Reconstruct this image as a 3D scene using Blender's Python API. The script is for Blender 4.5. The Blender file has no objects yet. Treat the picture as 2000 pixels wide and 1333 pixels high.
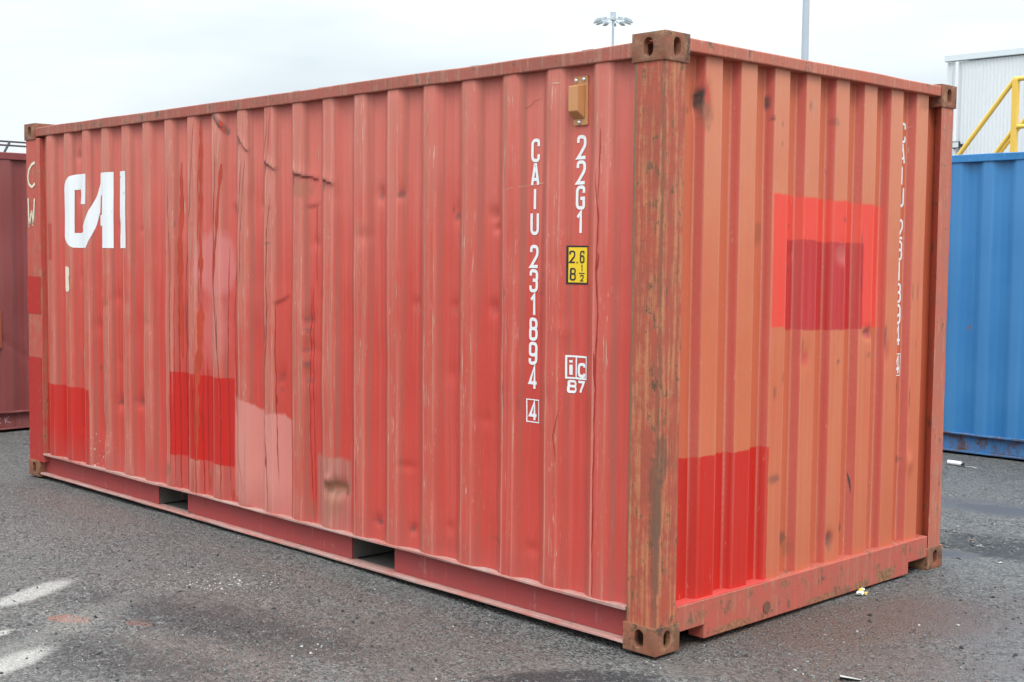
import bpy, bmesh, math, random
import numpy as np
from mathutils import Vector, Matrix

scene = bpy.context.scene
COL = scene.collection
R = math.radians

# ------------------------------------------------------------------ camera
CAM = np.array([3.45370302, -4.19025111, 1.67926245])
YAW, PITCH, ROLL, FPX = 0.801819442, -0.0664181116, 0.00970650165, 2567.90563
def cam_axes():
    f = np.array([-math.sin(YAW) * math.cos(PITCH), math.cos(YAW) * math.cos(PITCH), math.sin(PITCH)])
    r = np.array([math.cos(YAW), math.sin(YAW), 0.0]); u = np.cross(r, f)
    c, s = math.cos(ROLL), math.sin(ROLL)
    return c * r + s * u, -s * r + c * u, f
cr, cu, cf = cam_axes()
cam_d = bpy.data.cameras.new("camera")
cam_d.sensor_width = 36.0; cam_d.lens = FPX / 2000.0 * 36.0
cam_d.clip_start = 0.05; cam_d.clip_end = 3000.0
cam_o = bpy.data.objects.new("camera", cam_d); COL.objects.link(cam_o)
cam_o.matrix_world = Matrix(((cr[0], cu[0], -cf[0], CAM[0]), (cr[1], cu[1], -cf[1], CAM[1]), (cr[2], cu[2], -cf[2], CAM[2]), (0, 0, 0, 1)))
scene.camera = cam_o

# ------------------------------------------------------------------ exposure
scene.view_settings.view_transform = 'Standard'
scene.view_settings.look = 'None'
scene.view_settings.exposure = 0.56
scene.view_settings.gamma = 1.0
scene.render.film_transparent = False

# ------------------------------------------------------------------ node helper
class S:
    """A node socket that can be used in arithmetic."""
    def __init__(self, nt, sock): self.nt, self.s = nt, sock
    def _m(self, op, *args):
        n = self.nt.nodes.new('ShaderNodeMath'); n.operation = op
        for i, a in enumerate(args):
            if isinstance(a, S): self.nt.links.new(a.s, n.inputs[i])
            else: n.inputs[i].default_value = float(a)
        return S(self.nt, n.outputs[0])
    def __add__(a, b): return a._m('ADD', a, b)
    __radd__ = __add__
    def __sub__(a, b): return a._m('SUBTRACT', a, b)
    def __rsub__(a, b): return a._m('SUBTRACT', b, a)
    def __mul__(a, b): return a._m('MULTIPLY', a, b)
    __rmul__ = __mul__
    def __truediv__(a, b): return a._m('DIVIDE', a, b)
    def pw(a, b): return a._m('POWER', a, b)
    def abs(a): return a._m('ABSOLUTE', a)
    def max(a, b): return a._m('MAXIMUM', a, b)
    def min(a, b): return a._m('MINIMUM', a, b)
    def sqrt(a): return a._m('SQRT', a)
    def clamp(a):
        r = a._m('ADD', a, 0.0); r.s.node.use_clamp = True; return r
    def sm(x, a, b):
        n = x.nt.nodes.new('ShaderNodeMapRange'); n.interpolation_type = 'SMOOTHSTEP'
        x.nt.links.new(x.s, n.inputs[0]); n.inputs[1].default_value = a; n.inputs[2].default_value = b
        return S(x.nt, n.outputs[0])
    def lin(x, a, b, c=0.0, d=1.0):
        n = x.nt.nodes.new('ShaderNodeMapRange')
        x.nt.links.new(x.s, n.inputs[0])
        for i, v in enumerate((a, b, c, d)): n.inputs[i + 1].default_value = v
        return S(x.nt, n.outputs[0])

class Mat:
    def __init__(self, name):
        self.m = bpy.data.materials.new(name); self.m.use_nodes = True
        self.nt = self.m.node_tree
        self.b = self.nt.nodes['Principled BSDF']
        tc = self.nt.nodes.new('ShaderNodeTexCoord'); self.P = S(self.nt, tc.outputs['Object'])
        sp = self.nt.nodes.new('ShaderNodeSeparateXYZ'); self.nt.links.new(self.P.s, sp.inputs[0])
        self.x, self.y, self.z = (S(self.nt, sp.outputs[i]) for i in range(3))
    def put(self, sock, v):
        if isinstance(v, S): self.nt.links.new(v.s, sock)
        elif isinstance(v, (tuple, list)): sock.default_value = (*v, 1.0) if len(v) == 3 and len(sock.default_value) == 4 else v
        else: sock.default_value = v
    def vec(self, x, y, z):
        n = self.nt.nodes.new('ShaderNodeCombineXYZ')
        for i, v in enumerate((x, y, z)): self.put(n.inputs[i], v)
        return S(self.nt, n.outputs[0])
    def noise(self, scale=1.0, detail=3.0, rough=0.5, v=None, sc=(1, 1, 1), off=(0, 0, 0), dist=0.0):
        mp = self.nt.nodes.new('ShaderNodeMapping')
        self.nt.links.new((v or self.P).s, mp.inputs[0])
        mp.inputs['Scale'].default_value = sc; mp.inputs['Location'].default_value = off
        n = self.nt.nodes.new('ShaderNodeTexNoise'); self.nt.links.new(mp.outputs[0], n.inputs['Vector'])
        n.inputs['Scale'].default_value = scale; n.inputs['Detail'].default_value = detail
        n.inputs['Roughness'].default_value = rough; n.inputs['Distortion'].default_value = dist
        return S(self.nt, n.outputs['Fac'])
    def voro(self, scale, out='Distance', feature='F1', v=None, rnd=1.0):
        n = self.nt.nodes.new('ShaderNodeTexVoronoi'); n.feature = feature
        self.nt.links.new((v or self.P).s, n.inputs['Vector'])
        n.inputs['Scale'].default_value = scale; n.inputs['Randomness'].default_value = rnd
        return S(self.nt, n.outputs[out])
    def sepx(self, c):
        n = self.nt.nodes.new('ShaderNodeSeparateColor'); self.nt.links.new(c.s, n.inputs[0])
        return [S(self.nt, n.outputs[i]) for i in range(3)]
    def mix(self, f, a, b, mode='MIX'):
        n = self.nt.nodes.new('ShaderNodeMix'); n.data_type = 'RGBA'; n.blend_type = mode
        self.put(n.inputs[0], f); self.put(n.inputs[6], a); self.put(n.inputs[7], b)
        return S(self.nt, n.outputs[2])
    def attr(self, name):
        n = self.nt.nodes.new('ShaderNodeAttribute'); n.attribute_name = name
        return S(self.nt, n.outputs['Fac'])
    def box(self, u, v, u0, u1, v0, v1, s=0.012):
        return u.sm(u0 - s, u0 + s) * u.sm(u1 + s, u1 - s) * v.sm(v0 - s, v0 + s) * v.sm(v1 + s, v1 - s)
    def ell(self, u, v, cu_, cv_, a, b, rot=0.0, n=None, soft=0.35):
        du, dv = u - cu_, v - cv_
        c, s = math.cos(rot), math.sin(rot)
        p = (du * c + dv * s) * (1.0 / a); q = (dv * c - du * s) * (1.0 / b)
        d = (p * p + q * q).sqrt()
        if n is not None: d = d + n
        return d.sm(1.0 + soft, 1.0 - soft)
    def bump(self, h, dist=0.003, strength=1.0):
        n = self.nt.nodes.new('ShaderNodeBump'); n.inputs['Strength'].default_value = strength
        n.inputs['Distance'].default_value = dist; self.nt.links.new(h.s, n.inputs['Height'])
        self.nt.links.new(n.outputs[0], self.b.inputs['Normal'])
    def done(self, color, rough=0.5, metal=0.0, spec=0.4):
        self.put(self.b.inputs['Base Color'], color); self.put(self.b.inputs['Roughness'], rough)
        self.put(self.b.inputs['Metallic'], metal); self.put(self.b.inputs['Specular IOR Level'], spec)
        return self.m

# ------------------------------------------------------------------ sky and sun (bright overcast)
SUN_EL, SUN_AZ = R(52), R(126)          # azimuth clockwise from +Y
world = bpy.data.worlds.new("World"); scene.world = world; world.use_nodes = True
wt = world.node_tree; wt.nodes.clear()
def build_world():
    out = wt.nodes.new('ShaderNodeOutputWorld'); bg = wt.nodes.new('ShaderNodeBackground')
    wt.links.new(bg.outputs[0], out.inputs[0]); bg.inputs[1].default_value = 0.1
    sky = wt.nodes.new('ShaderNodeTexSky'); sky.sky_type = 'NISHITA'; sky.sun_disc = False
    sky.sun_elevation = SUN_EL; sky.sun_rotation = SUN_AZ
    tc = wt.nodes.new('ShaderNodeTexCoord')
    sp = wt.nodes.new('ShaderNodeSeparateXYZ'); wt.links.new(tc.outputs['Generated'], sp.inputs[0])
    z = S(wt, sp.outputs[2]).max(0.0)
    def nz(scale, sc, det):
        mp = wt.nodes.new('ShaderNodeMapping'); wt.links.new(tc.outputs['Generated'], mp.inputs[0])
        mp.inputs['Scale'].default_value = sc
        n = wt.nodes.new('ShaderNodeTexNoise'); wt.links.new(mp.outputs[0], n.inputs['Vector'])
        n.inputs['Scale'].default_value = scale; n.inputs['Detail'].default_value = det
        return S(wt, n.outputs['Fac'])
    cl = nz(3.0, (1, 1, 4.5), 4.0).lin(0.3, 0.7, -1.0, 1.0)
    # CIE overcast: the zenith is about three times the horizon, with soft cloud banks
    L = (z * z * 31.0 + z * 4.4 + 5.7) * (cl * 0.15 + 1.0)
    cb = wt.nodes.new('ShaderNodeCombineColor')
    for i, (k, t) in enumerate(((0.94, .035), (1.01, .005), (1.045, -.012))): wt.links.new((L * k * (cl * t + 1.0)).s, cb.inputs[i])
    mx = wt.nodes.new('ShaderNodeMix'); mx.data_type = 'RGBA'; mx.inputs[0].default_value = 0.9
    wt.links.new(sky.outputs[0], mx.inputs[6]); wt.links.new(cb.outputs[0], mx.inputs[7])
    wt.links.new(mx.outputs[2], bg.inputs[0])
build_world()
sun_d = bpy.data.lights.new("sun", 'SUN'); sun_d.energy = 0.8; sun_d.angle = R(18); sun_d.color = (1.0, 0.96, 0.9)
sun_o = bpy.data.objects.new("sun", sun_d); COL.objects.link(sun_o)
sd = Vector((math.sin(SUN_AZ) * math.cos(SUN_EL), math.cos(SUN_AZ) * math.cos(SUN_EL), math.sin(SUN_EL)))
sun_o.rotation_euler = sd.to_track_quat('Z', 'Y').to_euler()
sun_o.location = sd * 60

# ------------------------------------------------------------------ object helpers
def tag(o, label=None, cat=None, group=None, kind=None):
    if label: o['label'] = label
    if cat: o['category'] = cat
    if group: o['group'] = group
    if kind: o['kind'] = kind
    return o
def thing(name, label, cat, loc=(0, 0, 0), rz=0.0, group=None):
    o = bpy.data.objects.new(name, None); COL.objects.link(o)
    o.location = loc; o.rotation_euler = (0, 0, rz); o.empty_display_size = 0.2
    return tag(o, label, cat, group)
def link_mesh(name, me, mats, parent=None):
    o = bpy.data.objects.new(name, me); COL.objects.link(o)
    for m in (mats if isinstance(mats, (list, tuple)) else [mats]): me.materials.append(m)
    if parent: o.parent = parent
    return o
def obj(name, bm, mats, parent=None, bevel=0.0, smooth=False):
    me = bpy.data.meshes.new(name); bm.normal_update(); bm.to_mesh(me); bm.free()
    o = link_mesh(name, me, mats, parent)
    if smooth:
        for p in me.polygons: p.use_smooth = True
        me.set_sharp_from_angle(angle=R(35))
    if bevel:
        b = o.modifiers.new("bevel", 'BEVEL'); b.width = bevel; b.segments = 2; b.limit_method = 'ANGLE'; b.angle_limit = R(40)
        b.harden_normals = False
    return o
def bx(bm, x0, x1, y0, y1, z0, z1, mat=0):
    v = [bm.verts.new((x, y, z)) for x in (x0, x1) for y in (y0, y1) for z in (z0, z1)]
    for f in ((0, 1, 3, 2), (4, 6, 7, 5), (0, 4, 5, 1), (2, 3, 7, 6), (0, 2, 6, 4), (1, 5, 7, 3)):
        bm.faces.new([v[i] for i in f]).material_index = mat
def tube(bm, p0, p1, r0, r1=None, n=12, caps=True):
    p0, p1 = Vector(p0), Vector(p1); r1 = r0 if r1 is None else r1
    d = (p1 - p0).normalized(); a = d.orthogonal().normalized(); b = d.cross(a)
    A = [bm.verts.new(p0 + (a * math.cos(t) + b * math.sin(t)) * r0) for t in [2 * math.pi * i / n for i in range(n)]]
    B = [bm.verts.new(p1 + (a * math.cos(t) + b * math.sin(t)) * r1) for t in [2 * math.pi * i / n for i in range(n)]]
    for i in range(n): bm.faces.new((A[i], A[(i + 1) % n], B[(i + 1) % n], B[i]))
    if caps: bm.faces.new(A[::-1]); bm.faces.new(B)
def prism(bm, pts, fn0, fn1):
    A = [bm.verts.new(fn0(*p)) for p in pts]; B = [bm.verts.new(fn1(*p)) for p in pts]
    n = len(pts)
    for i in range(n): bm.faces.new((A[i], A[(i + 1) % n], B[(i + 1) % n], B[i]))
    bm.faces.new(A[::-1]); bm.faces.new(B)
rng = random.Random(7)

# ------------------------------------------------------------------ materials
def mat_side(name):
    m = Mat(name); x, y, z = m.x, m.y, m.z
    ridge = y.sm(0.030, 0.013)
    streak = m.noise(1, 4, 0.6, sc=(42, 3, 0.7)); streak2 = m.noise(1, 3, 0.6, sc=(120, 4, 1.6), off=(3, 1, 5))
    big = m.noise(0.9, 4, 0.55, off=(4, 2, 1)); mid = m.noise(5, 5, 0.65, sc=(1, 1, 0.6))
    edge = m.noise(7, 4, 0.6, off=(9, 0, 2)); fine = m.noise(60, 3, 0.6)
    xw = x + (edge - 0.5) * 0.030; zw = z + (edge - 0.5) * 0.055
    c = m.mix(big.sm(0.35, 0.68), (0.475, 0.041, 0.029), (0.505, 0.057, 0.043))
    c = m.mix(streak.sm(0.45, 0.75) * 0.55, c, (0.50, 0.115, 0.088))
    c = m.mix(streak2.sm(0.52, 0.8) * 0.6, c, (0.40, 0.052, 0.036))
    # paler towards the top: some chalking, plus glare painted into the colour
    c = m.mix((z + (mid - 0.5) * 0.7 + (streak - 0.5) * 0.8).sm(1.1, 2.9) * 0.85, c, (0.55, 0.180, 0.137))
    c = m.mix(0.18, c, m.mix(fine, (0.30, 0.035, 0.025), (0.52, 0.12, 0.09)))
    # chalked, rubbed crests of the corrugation
    wear = (ridge * (mid * 0.55 + streak * 0.35 + streak2 * 0.25).sm(0.36, 0.66) * x.sm(-0.9, -3.0).lin(0, 1, .30, 1.0)).clamp()
    c = m.mix(wear * 0.62, c, m.mix(streak2.sm(0.4, 0.65), (0.38, 0.142, 0.098), (0.46, 0.205, 0.150)))
    bandn = (y.sm(0.018, 0.028) * y.sm(0.046, 0.036)).clamp()
    c = m.mix(bandn * streak.sm(0.3, 0.65) * 0.7, c, (0.27, 0.082, 0.058))
    # the band above: streaky dull brown on the slopes between crest and recess
    # flecks of missing paint on the crests
    fl = (m.noise(1, 4, 0.7, sc=(130, 20, 9), off=(1, 7, 3)).sm(0.61, 0.65) * ridge.max(0.12) * mid.sm(0.42, 0.58)).clamp()
    c = m.mix(fl * 0.85, c, (0.56, 0.36, 0.28))
    fd = (m.noise(1, 4, 0.7, sc=(110, 20, 7), off=(4, 2, 6)).sm(0.66, 0.69) * mid.sm(0.45, 0.6)).clamp()
    c = m.mix(fd * 0.7, c, (0.16, 0.085, 0.06))
    # repainted and faded areas
    pk = m.box(xw, zw + (x + 3.0) * 0.16 + (mid - .5) * .12, -3.29, -2.70, 0.16, 0.775, 0.012)
    c = m.mix(pk * 0.78, c, (0.55, 0.215, 0.180))
    c = m.mix(m.ell(x, z, -3.49, 1.60, 0.22, 0.20, n=(edge - 0.5) * 0.5, soft=0.2) * 0.6, c, (0.55, 0.19, 0.18))
    c = m.mix(m.ell(x, z, -3.50, 1.22, 0.15, 0.22, n=(edge - 0.5) * 0.9, soft=0.4) * 0.35, c, (0.55, 0.19, 0.18))
    rp = m.box(xw, zw, -2.46, -2.165, 0.1, 0.565, 0.012)
    c = m.mix(rp * 0.7, c, m.mix(streak.sm(0.4, 0.65), (0.33, 0.12, 0.095), (0.40, 0.20, 0.155)))
    pa = m.box(x + (edge - 0.5) * 0.012, z + (edge - 0.5) * 0.02, -3.997, -3.298, 0.390, 0.918, 0.006)
    pb = m.box(x + (edge - 0.5) * 0.012, z + (edge - 0.5) * 0.02, -5.9, -5.100, 0.10, 0.705, 0.008)
    red = m.mix(streak.sm(0.35, 0.7), (0.47, 0.009, 0.006), (0.42, 0.016, 0.011))
    c = m.mix((pa * 0.95 + pb * 0.86).clamp(), c, red)
    c = m.mix(m.box(x, zw, -5.70, -5.64, 1.60, 1.86, 0.006) * 0.8, c, (0.42, 0.04, 0.035))
    # dust near the bottom edge
    dust = (z + (mid - 0.5) * 0.25).sm(0.42, 0.16)
    c = m.mix(dust * 0.38, c, (0.33, 0.080, 0.068))
    wf = (m.noise(45, 3, 0.7).sm(0.62, 0.68) * m.ell(x, z, -4.98, 0.26, 0.22, 0.16, n=(edge - 0.5) * 1.5, soft=0.5)).clamp()
    c = m.mix(wf, c, (0.62, 0.50, 0.46))
    # stains with a shape of their own, plus shade painted along the creases
    g = m.attr('grime_shade'); ru = m.attr('rust'); rub_glint = m.attr('rub_glint')
    c = m.mix((rub_glint * (streak2 * .9 + fine * .5)).clamp() * 0.75, c, (0.60, 0.30, 0.235))
    c = m.mix((g * (fine * 0.9 + 0.55)).clamp(), c, (0.065, 0.045, 0.04))
    c = m.mix((ru * (fine + 0.5)).clamp(), c, (0.24, 0.105, 0.055))
    gl = (pa + pb).clamp()
    m.bump(fine * 0.5 + mid * 1.0, 0.0012, 0.5)
    return m.done(c, gl.lin(0, 1, 0.44, 0.32) + fine * 0.12, spec=0.33)

def mat_end(name):
    m = Mat(name); x, y, z = m.x, m.y, m.z
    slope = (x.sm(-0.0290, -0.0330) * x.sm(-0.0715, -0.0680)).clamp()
    streak = m.noise(1, 4, 0.6, sc=(3, 45, 0.8)); streak2 = m.noise(1, 3, 0.6, sc=(4, 120, 1.6)); big = m.noise(1.1, 4, 0.55); mid = m.noise(6, 5, 0.6)
    edge = m.noise(8, 4, 0.6, off=(9, 0, 2)); fine = m.noise(60, 3, 0.6)
    c = m.mix(big.sm(0.3, 0.7), (0.50, 0.120, 0.046), (0.53, 0.160, 0.072))
    c = m.mix(streak.sm(0.40, 0.7) * 0.65, c, (0.52, 0.100, 0.056)); c = m.mix(streak2.sm(0.50, 0.75) * 0.5, c, (0.44, 0.13, 0.07))
    c = m.mix((z + (mid - .5) * .6).sm(1.1, 2.7) * .6, c, (0.58, 0.255, 0.150))  # paler towards the top: fading, plus hazy glare painted in
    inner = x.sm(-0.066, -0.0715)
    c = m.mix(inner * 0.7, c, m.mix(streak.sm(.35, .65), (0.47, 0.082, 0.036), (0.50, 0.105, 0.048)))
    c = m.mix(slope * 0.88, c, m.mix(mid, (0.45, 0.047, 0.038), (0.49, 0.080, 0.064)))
    low = (z + (mid - 0.5) * 0.3).sm(0.9, 0.25)
    c = m.mix(low * 0.25, c, (0.40, 0.105, 0.06))
    c = m.mix(0.16, c, m.mix(fine, (0.34, 0.06, 0.03), (0.56, 0.20, 0.12)))
    yw = y + (edge - 0.5) * 0.014; zw = z + (edge - 0.5) * 0.035
    out = m.box(yw, zw + (y - 1.3) * 0.03, 0.822, 1.812, 1.338, 1.95, 0.009)
    c = m.mix(out * (mid * .5 + streak * .6).sm(.2, .5).lin(0, 1, .80, .97), c, m.mix(streak.sm(0.3, 0.75), (0.68, 0.050, 0.030), (0.63, 0.066, 0.044)))
    inn = m.box(yw, zw + (y - 1.28) * 0.02, 0.985, 1.598, 1.326, 1.752, 0.005)
    c = m.mix(inn * 0.93, c, m.mix(streak.sm(0.35, 0.7), (0.42, 0.018, 0.018), (0.41, 0.042, 0.042)))
    c = m.mix(m.ell(y, z, 1.42, 1.69, 0.07, 0.05, soft=0.5) * 0.35, c, (0.55, 0.2, 0.17))
    lo = m.box(yw, zw, -0.2, 0.826, -0.2, 0.805 , 0.004)
    c = m.mix(lo * (mid * .5 + streak * .6).sm(.2, .5).lin(0, 1, .86, .97), c, m.mix(streak.sm(0.35, 0.7), (0.49, 0.011, 0.006), (0.44, 0.022, 0.014)))
    fl = m.noise(1, 4, 0.7, sc=(20, 90, 16), off=(1, 7, 3)).sm(0.70, 0.735)
    c = m.mix(fl * 0.7 * mid.sm(0.4, 0.6), c, (0.09, 0.06, 0.05))
    fp = m.noise(1, 4, 0.7, sc=(20, 110, 10), off=(6, 2, 3)).sm(0.66, 0.70); c = m.mix(fp * 0.6 * mid.sm(0.45, 0.6), c, (0.62, 0.38, 0.27))
    g = m.attr('grime_shade'); ru = m.attr('rust'); rub_glint = m.attr('rub_glint')
    c = m.mix((rub_glint * (streak2 * .9 + fine * .5)).clamp() * 0.75, c, (0.60, 0.30, 0.235))
    c = m.mix((g * (fine * 0.9 + 0.55)).clamp(), c, (0.06, 0.045, 0.04))
    c = m.mix((ru * (fine + 0.5)).clamp(), c, (0.26, 0.10, 0.05))
    m.bump(fine * 0.4 + mid, 0.0010, 0.5)
    return m.done(c, fine * 0.15 + 0.38, spec=0.33)

def mat_worn(name, base, base2, tan, rust, k_tan=0.5, k_rust=0.5, axis='z', edge_x=None, rough=0.6, soil=0.0, spots=()):
    """Old paint rubbed through to primer and rust, streaked along one axis."""
    m = Mat(name); x, y, z = m.x, m.y, m.z
    sc1 = {'z': (48, 48, 2.4), 'x': (1.6, 34, 34), 'y': (34, 1.6, 34), 'n': (14, 14, 14)}[axis]
    sc2 = tuple(v * 2.3 for v in sc1)
    st = m.noise(1, 5, 0.65, sc=sc1); st2 = m.noise(1, 5, 0.7, sc=sc2, off=(5, 3, 8)); bl = m.noise(7, 6, 0.7); bl2 = m.noise(11, 5, 0.7, off=(2, 8, 4)); fine = m.noise(75, 4, 0.7)
    c = m.mix(bl.sm(0.35, 0.65), base, base2)
    c = m.mix((st * 0.7 + bl2 * 0.45).sm(0.66 - 0.2 * k_tan, 0.76 - 0.1 * k_tan) * 0.8, c, tan)
    c = m.mix((st2 * 0.8 + bl * 0.3).sm(0.70, 0.73) * k_tan, c, tuple(min(1, t * 1.35) for t in tan))
    c = m.mix((st2 * 0.45 + bl2 * 0.75).sm(0.74 - 0.16 * k_rust, 0.80 - 0.12 * k_rust) * 0.85, c, rust)
    c = m.mix((bl2 * 0.6 + fine * 0.5).sm(0.70 - 0.1 * k_rust, 0.74 - 0.1 * k_rust) * 0.6, c, tuple(v * 0.7 for v in rust))
    if edge_x is not None:
        e = (x - edge_x).abs() + (st * 0.5 + bl2 * 0.5 - 0.5) * 0.05
        c = m.mix(e.sm(0.016, 0.006) * 0.85, c, (0.15, 0.11, 0.06))
        e2 = ((x + y) - 0.0).abs() + (st * 0.4 + bl2 * 0.6 - 0.45) * 0.10
        c = m.mix(e2.sm(0.022, 0.008) * (bl2 * .7 + st * .6).sm(.45, .72) * 0.85, c, (0.135, 0.075, 0.044))
        c = m.mix(m.ell(y, z, 0.035, 0.83, 0.035, 0.11, n=(bl2 - 0.5) * 1.2, soft=0.2) * x.sm(-0.02, -0.008) * 0.6, c, (0.10, 0.060, 0.040))
        c = m.mix(m.ell(x, z, -0.022, 0.62, 0.026, 0.20, n=(bl2 - 0.5) * 3.4, soft=0.3) * y.sm(.04, .028) * 0.65, c, (0.115, 0.066, 0.042))
        c = m.mix(m.ell(x, z, -0.018, 0.42, 0.018, 0.20, n=(bl2 - 0.5) * 3.4, soft=0.3) * y.sm(.03, .02) * 0.6, c, (0.13, 0.075, 0.05))
    for (a_, b_, ra, rb, k_) in spots:
        e = m.ell(y, z, a_, b_, ra, rb, n=(bl2 - .5) * 2.6 + (fine - .5) * .25, soft=.2) * x.sm(-.03, -.015)
        c = m.mix(e * k_, c, m.mix(fine.sm(.4, .6), (0.13, 0.070, 0.042), (0.30, 0.155, 0.07)))
    if soil: c = m.mix((bl * 0.5 + st * 0.5).sm(0.4, 0.62) * soil, c, (0.30, 0.22, 0.20))
    m.bump(fine * 0.6 + bl2 * 0.8 + st2 * 0.5, 0.0025, 0.7)
    return m.done(c, fine * 0.2 + (rough - 0.1), spec=0.35)

def mat_plain(name, col, rough=0.5, metal=0.0, var=0.12, scale=20, spec=0.4, bump=0.0):
    m = Mat(name); n = m.noise(scale, 4, 0.6); n2 = m.noise(scale * 0.12, 3, 0.6, off=(3, 3, 3))
    c = m.mix(n, tuple(v * (1 - var) for v in col), tuple(min(1, v * (1 + var)) for v in col))
    c = m.mix(n2.sm(0.3, 0.7) * 0.4, c, tuple(v * (1 - 1.5 * var) for v in col))
    if bump: m.bump(n, bump)
    return m.done(c, n * 0.15 + (rough - 0.07), metal, spec)

def mat_paint_mark(name, col, chip=0.655, rough=0.5, under=None):
    m = Mat(name); n = m.noise(1, 5, 0.7, sc=(60, 60, 22)); n2 = m.noise(5, 3, 0.6); f = m.noise(40, 3, 0.6)
    c = m.mix(f, tuple(v * 0.93 for v in col), col)
    c = m.mix((n * 0.8 + n2 * 0.2).sm(chip, chip + 0.02) * 0.9, c, under or (0.42, 0.10, 0.08))
    return m.done(c, rough, spec=0.35)

RED = dict(
    side=mat_side("faded_red_paint"), end=mat_end("faded_orange_paint"),
    post=mat_worn("worn_post_paint", (0.36, 0.072, 0.042), (0.29, 0.070, 0.042), (0.45, 0.185, 0.085), (0.125, 0.062, 0.036), 0.60, 0.55, 'z', edge_x=-0.165),
    post2=mat_worn("worn_door_post_paint", (0.43, 0.070, 0.052), (0.40, 0.085, 0.062), (0.36, 0.165, 0.10), (0.15, 0.085, 0.05), 0.55, 0.4, 'z'),
    cast=mat_worn("rusty_cast_steel", (0.24, 0.078, 0.042), (0.15, 0.076, 0.047), (0.33, 0.165, 0.085), (0.060, 0.037, 0.027), 0.55, 0.75, 'n', rough=0.7),
    rail=mat_worn("worn_rail_paint", (0.31, 0.075, 0.052), (0.27, 0.085, 0.060), (0.33, 0.17, 0.115), (0.10, 0.066, 0.050), 0.5, 0.55, 'z'),
    railend=mat_worn("worn_header_paint", (0.43, 0.110, 0.066), (0.37, 0.115, 0.078), (0.43, 0.21, 0.13), (0.11, 0.07, 0.05), 0.42, 0.48, 'z'),
    brail=mat_worn("dusty_rail_paint", (0.30, 0.044, 0.042), (0.27, 0.048, 0.046), (0.33, 0.12, 0.11), (0.15, 0.07, 0.055), 0.1, 0.1, 'z', rough=0.55),
    flange=mat_worn("dusty_flange_paint", (0.38, 0.140, 0.115), (0.40, 0.20, 0.17), (0.47, 0.32, 0.28), (0.15, 0.08, 0.055), 0.65, 0.4, 'x', soil=0.5),
    sill=mat_worn("worn_sill_paint", (0.42, 0.085, 0.060), (0.36, 0.095, 0.066), (0.38, 0.16, 0.095), (0.14, 0.08, 0.05), 0.45, 0.6, 'z', spots=[(1.86, .045, .085, .035, .9), (1.94, .065, .02, .015, .8), (1.62, .03, .07, .022, .85), (1.30, .028, .16, .016, .7), (.55, .03, .14, .018, .7), (1.78, .10, .02, .02, .7), (.95, .15, .03, .02, .6), (.30, .12, .05, .03, .5)]),
    inner=mat_plain("dusty_pocket_steel", (0.125, 0.115, 0.105), 0.8, var=0.35, scale=12),
    under=mat_plain("dark_underside", (0.05, 0.045, 0.042), 0.85, var=0.3),
)
M_RUN = mat_plain("dried_red_paint_run", (0.31, 0.020, 0.014), 0.36, var=0.3, scale=30)
M_RUNW = mat_plain("wide_orange_red_run", (0.42, 0.046, 0.020), 0.40, var=0.25, scale=14)
M_SCR = mat_plain("scratched_primer", (0.55, 0.32, 0.23), 0.6, var=0.35, scale=40)
M_BARE = mat_plain("bare_scuffed_steel", (0.10, 0.072, 0.06), 0.6, var=0.4, scale=40)
M_WHITE = mat_paint_mark("white_stencil_paint", (0.70, 0.71, 0.71))
M_LOGO = mat_paint_mark("white_logo_paint", (0.70, 0.72, 0.73), chip=0.64)
M_CREAM = mat_paint_mark("cream_brushed_paint", (0.66, 0.60, 0.46), chip=0.62)
M_YEL = mat_plain("yellow_sticker_film", (0.72, 0.48, 0.02), 0.4, var=0.06)
M_BLK = mat_plain("black_print", (0.018, 0.018, 0.020), 0.45, var=0.2)
M_VENT = mat_plain("tan_plastic", (0.47, 0.215, 0.085), 0.45, var=0.08)
M_STEEL = mat_plain("bright_screw_steel", (0.62, 0.62, 0.62), 0.3, metal=0.8, var=0.1)
M_FRESH = mat_plain("fresh_red_touch_up", (0.44, 0.035, 0.028), 0.38, var=0.15, scale=30)

# ------------------------------------------------------------------ surfaces of the near container
LEN, WID, HGT = 6.058, 2.438, 2.591
def vnoise(x, z, s, seed):
    x = np.asarray(x) * s + seed * 17.3; z = np.asarray(z) * s + seed * 5.1
    xi, zi = np.floor(x), np.floor(z); fx, fz = x - xi, z - zi
    fx, fz = fx * fx * (3 - 2 * fx), fz * fz * (3 - 2 * fz)
    h = lambda a, b: np.modf(np.abs(np.sin(a * 127.1 + b * 311.7 + seed) * 43758.5453))[0]
    return (h(xi, zi) * (1 - fx) + h(xi + 1, zi) * fx) * (1 - fz) + (h(xi, zi + 1) * (1 - fx) + h(xi + 1, zi + 1) * fx) * fz
RIDGE = [-0.388, -0.672, -0.955, -1.239, -1.521, -1.803] + [-1.803 - (5.716 - 1.803) / 14 * k for k in range(1, 15)]
_bp = []
for L in RIDGE: _bp += [(L - 0.068, 1), (L, 0), (L + 0.074, 0), (L + 0.142, 1)]
_bp.sort(); _bx = np.array([b[0] for b in _bp]); _bd = np.array([b[1] for b in _bp], float)
CREASE = [(-3.485, 2.495, -3.39, 2.402, 0.016), (-3.21, 2.345, -3.115, 2.252, 0.018), (-2.94, 2.185, -2.835, 2.138, 0.016), (-2.655, 2.108, -2.46, 2.071, 0.015), (-2.375, 2.063, -2.285, 2.038, 0.016), (-2.53, 1.922, -2.445, 1.937, 0.006), (-2.83, 1.385, -2.73, 1.43, 0.008)]
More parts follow.
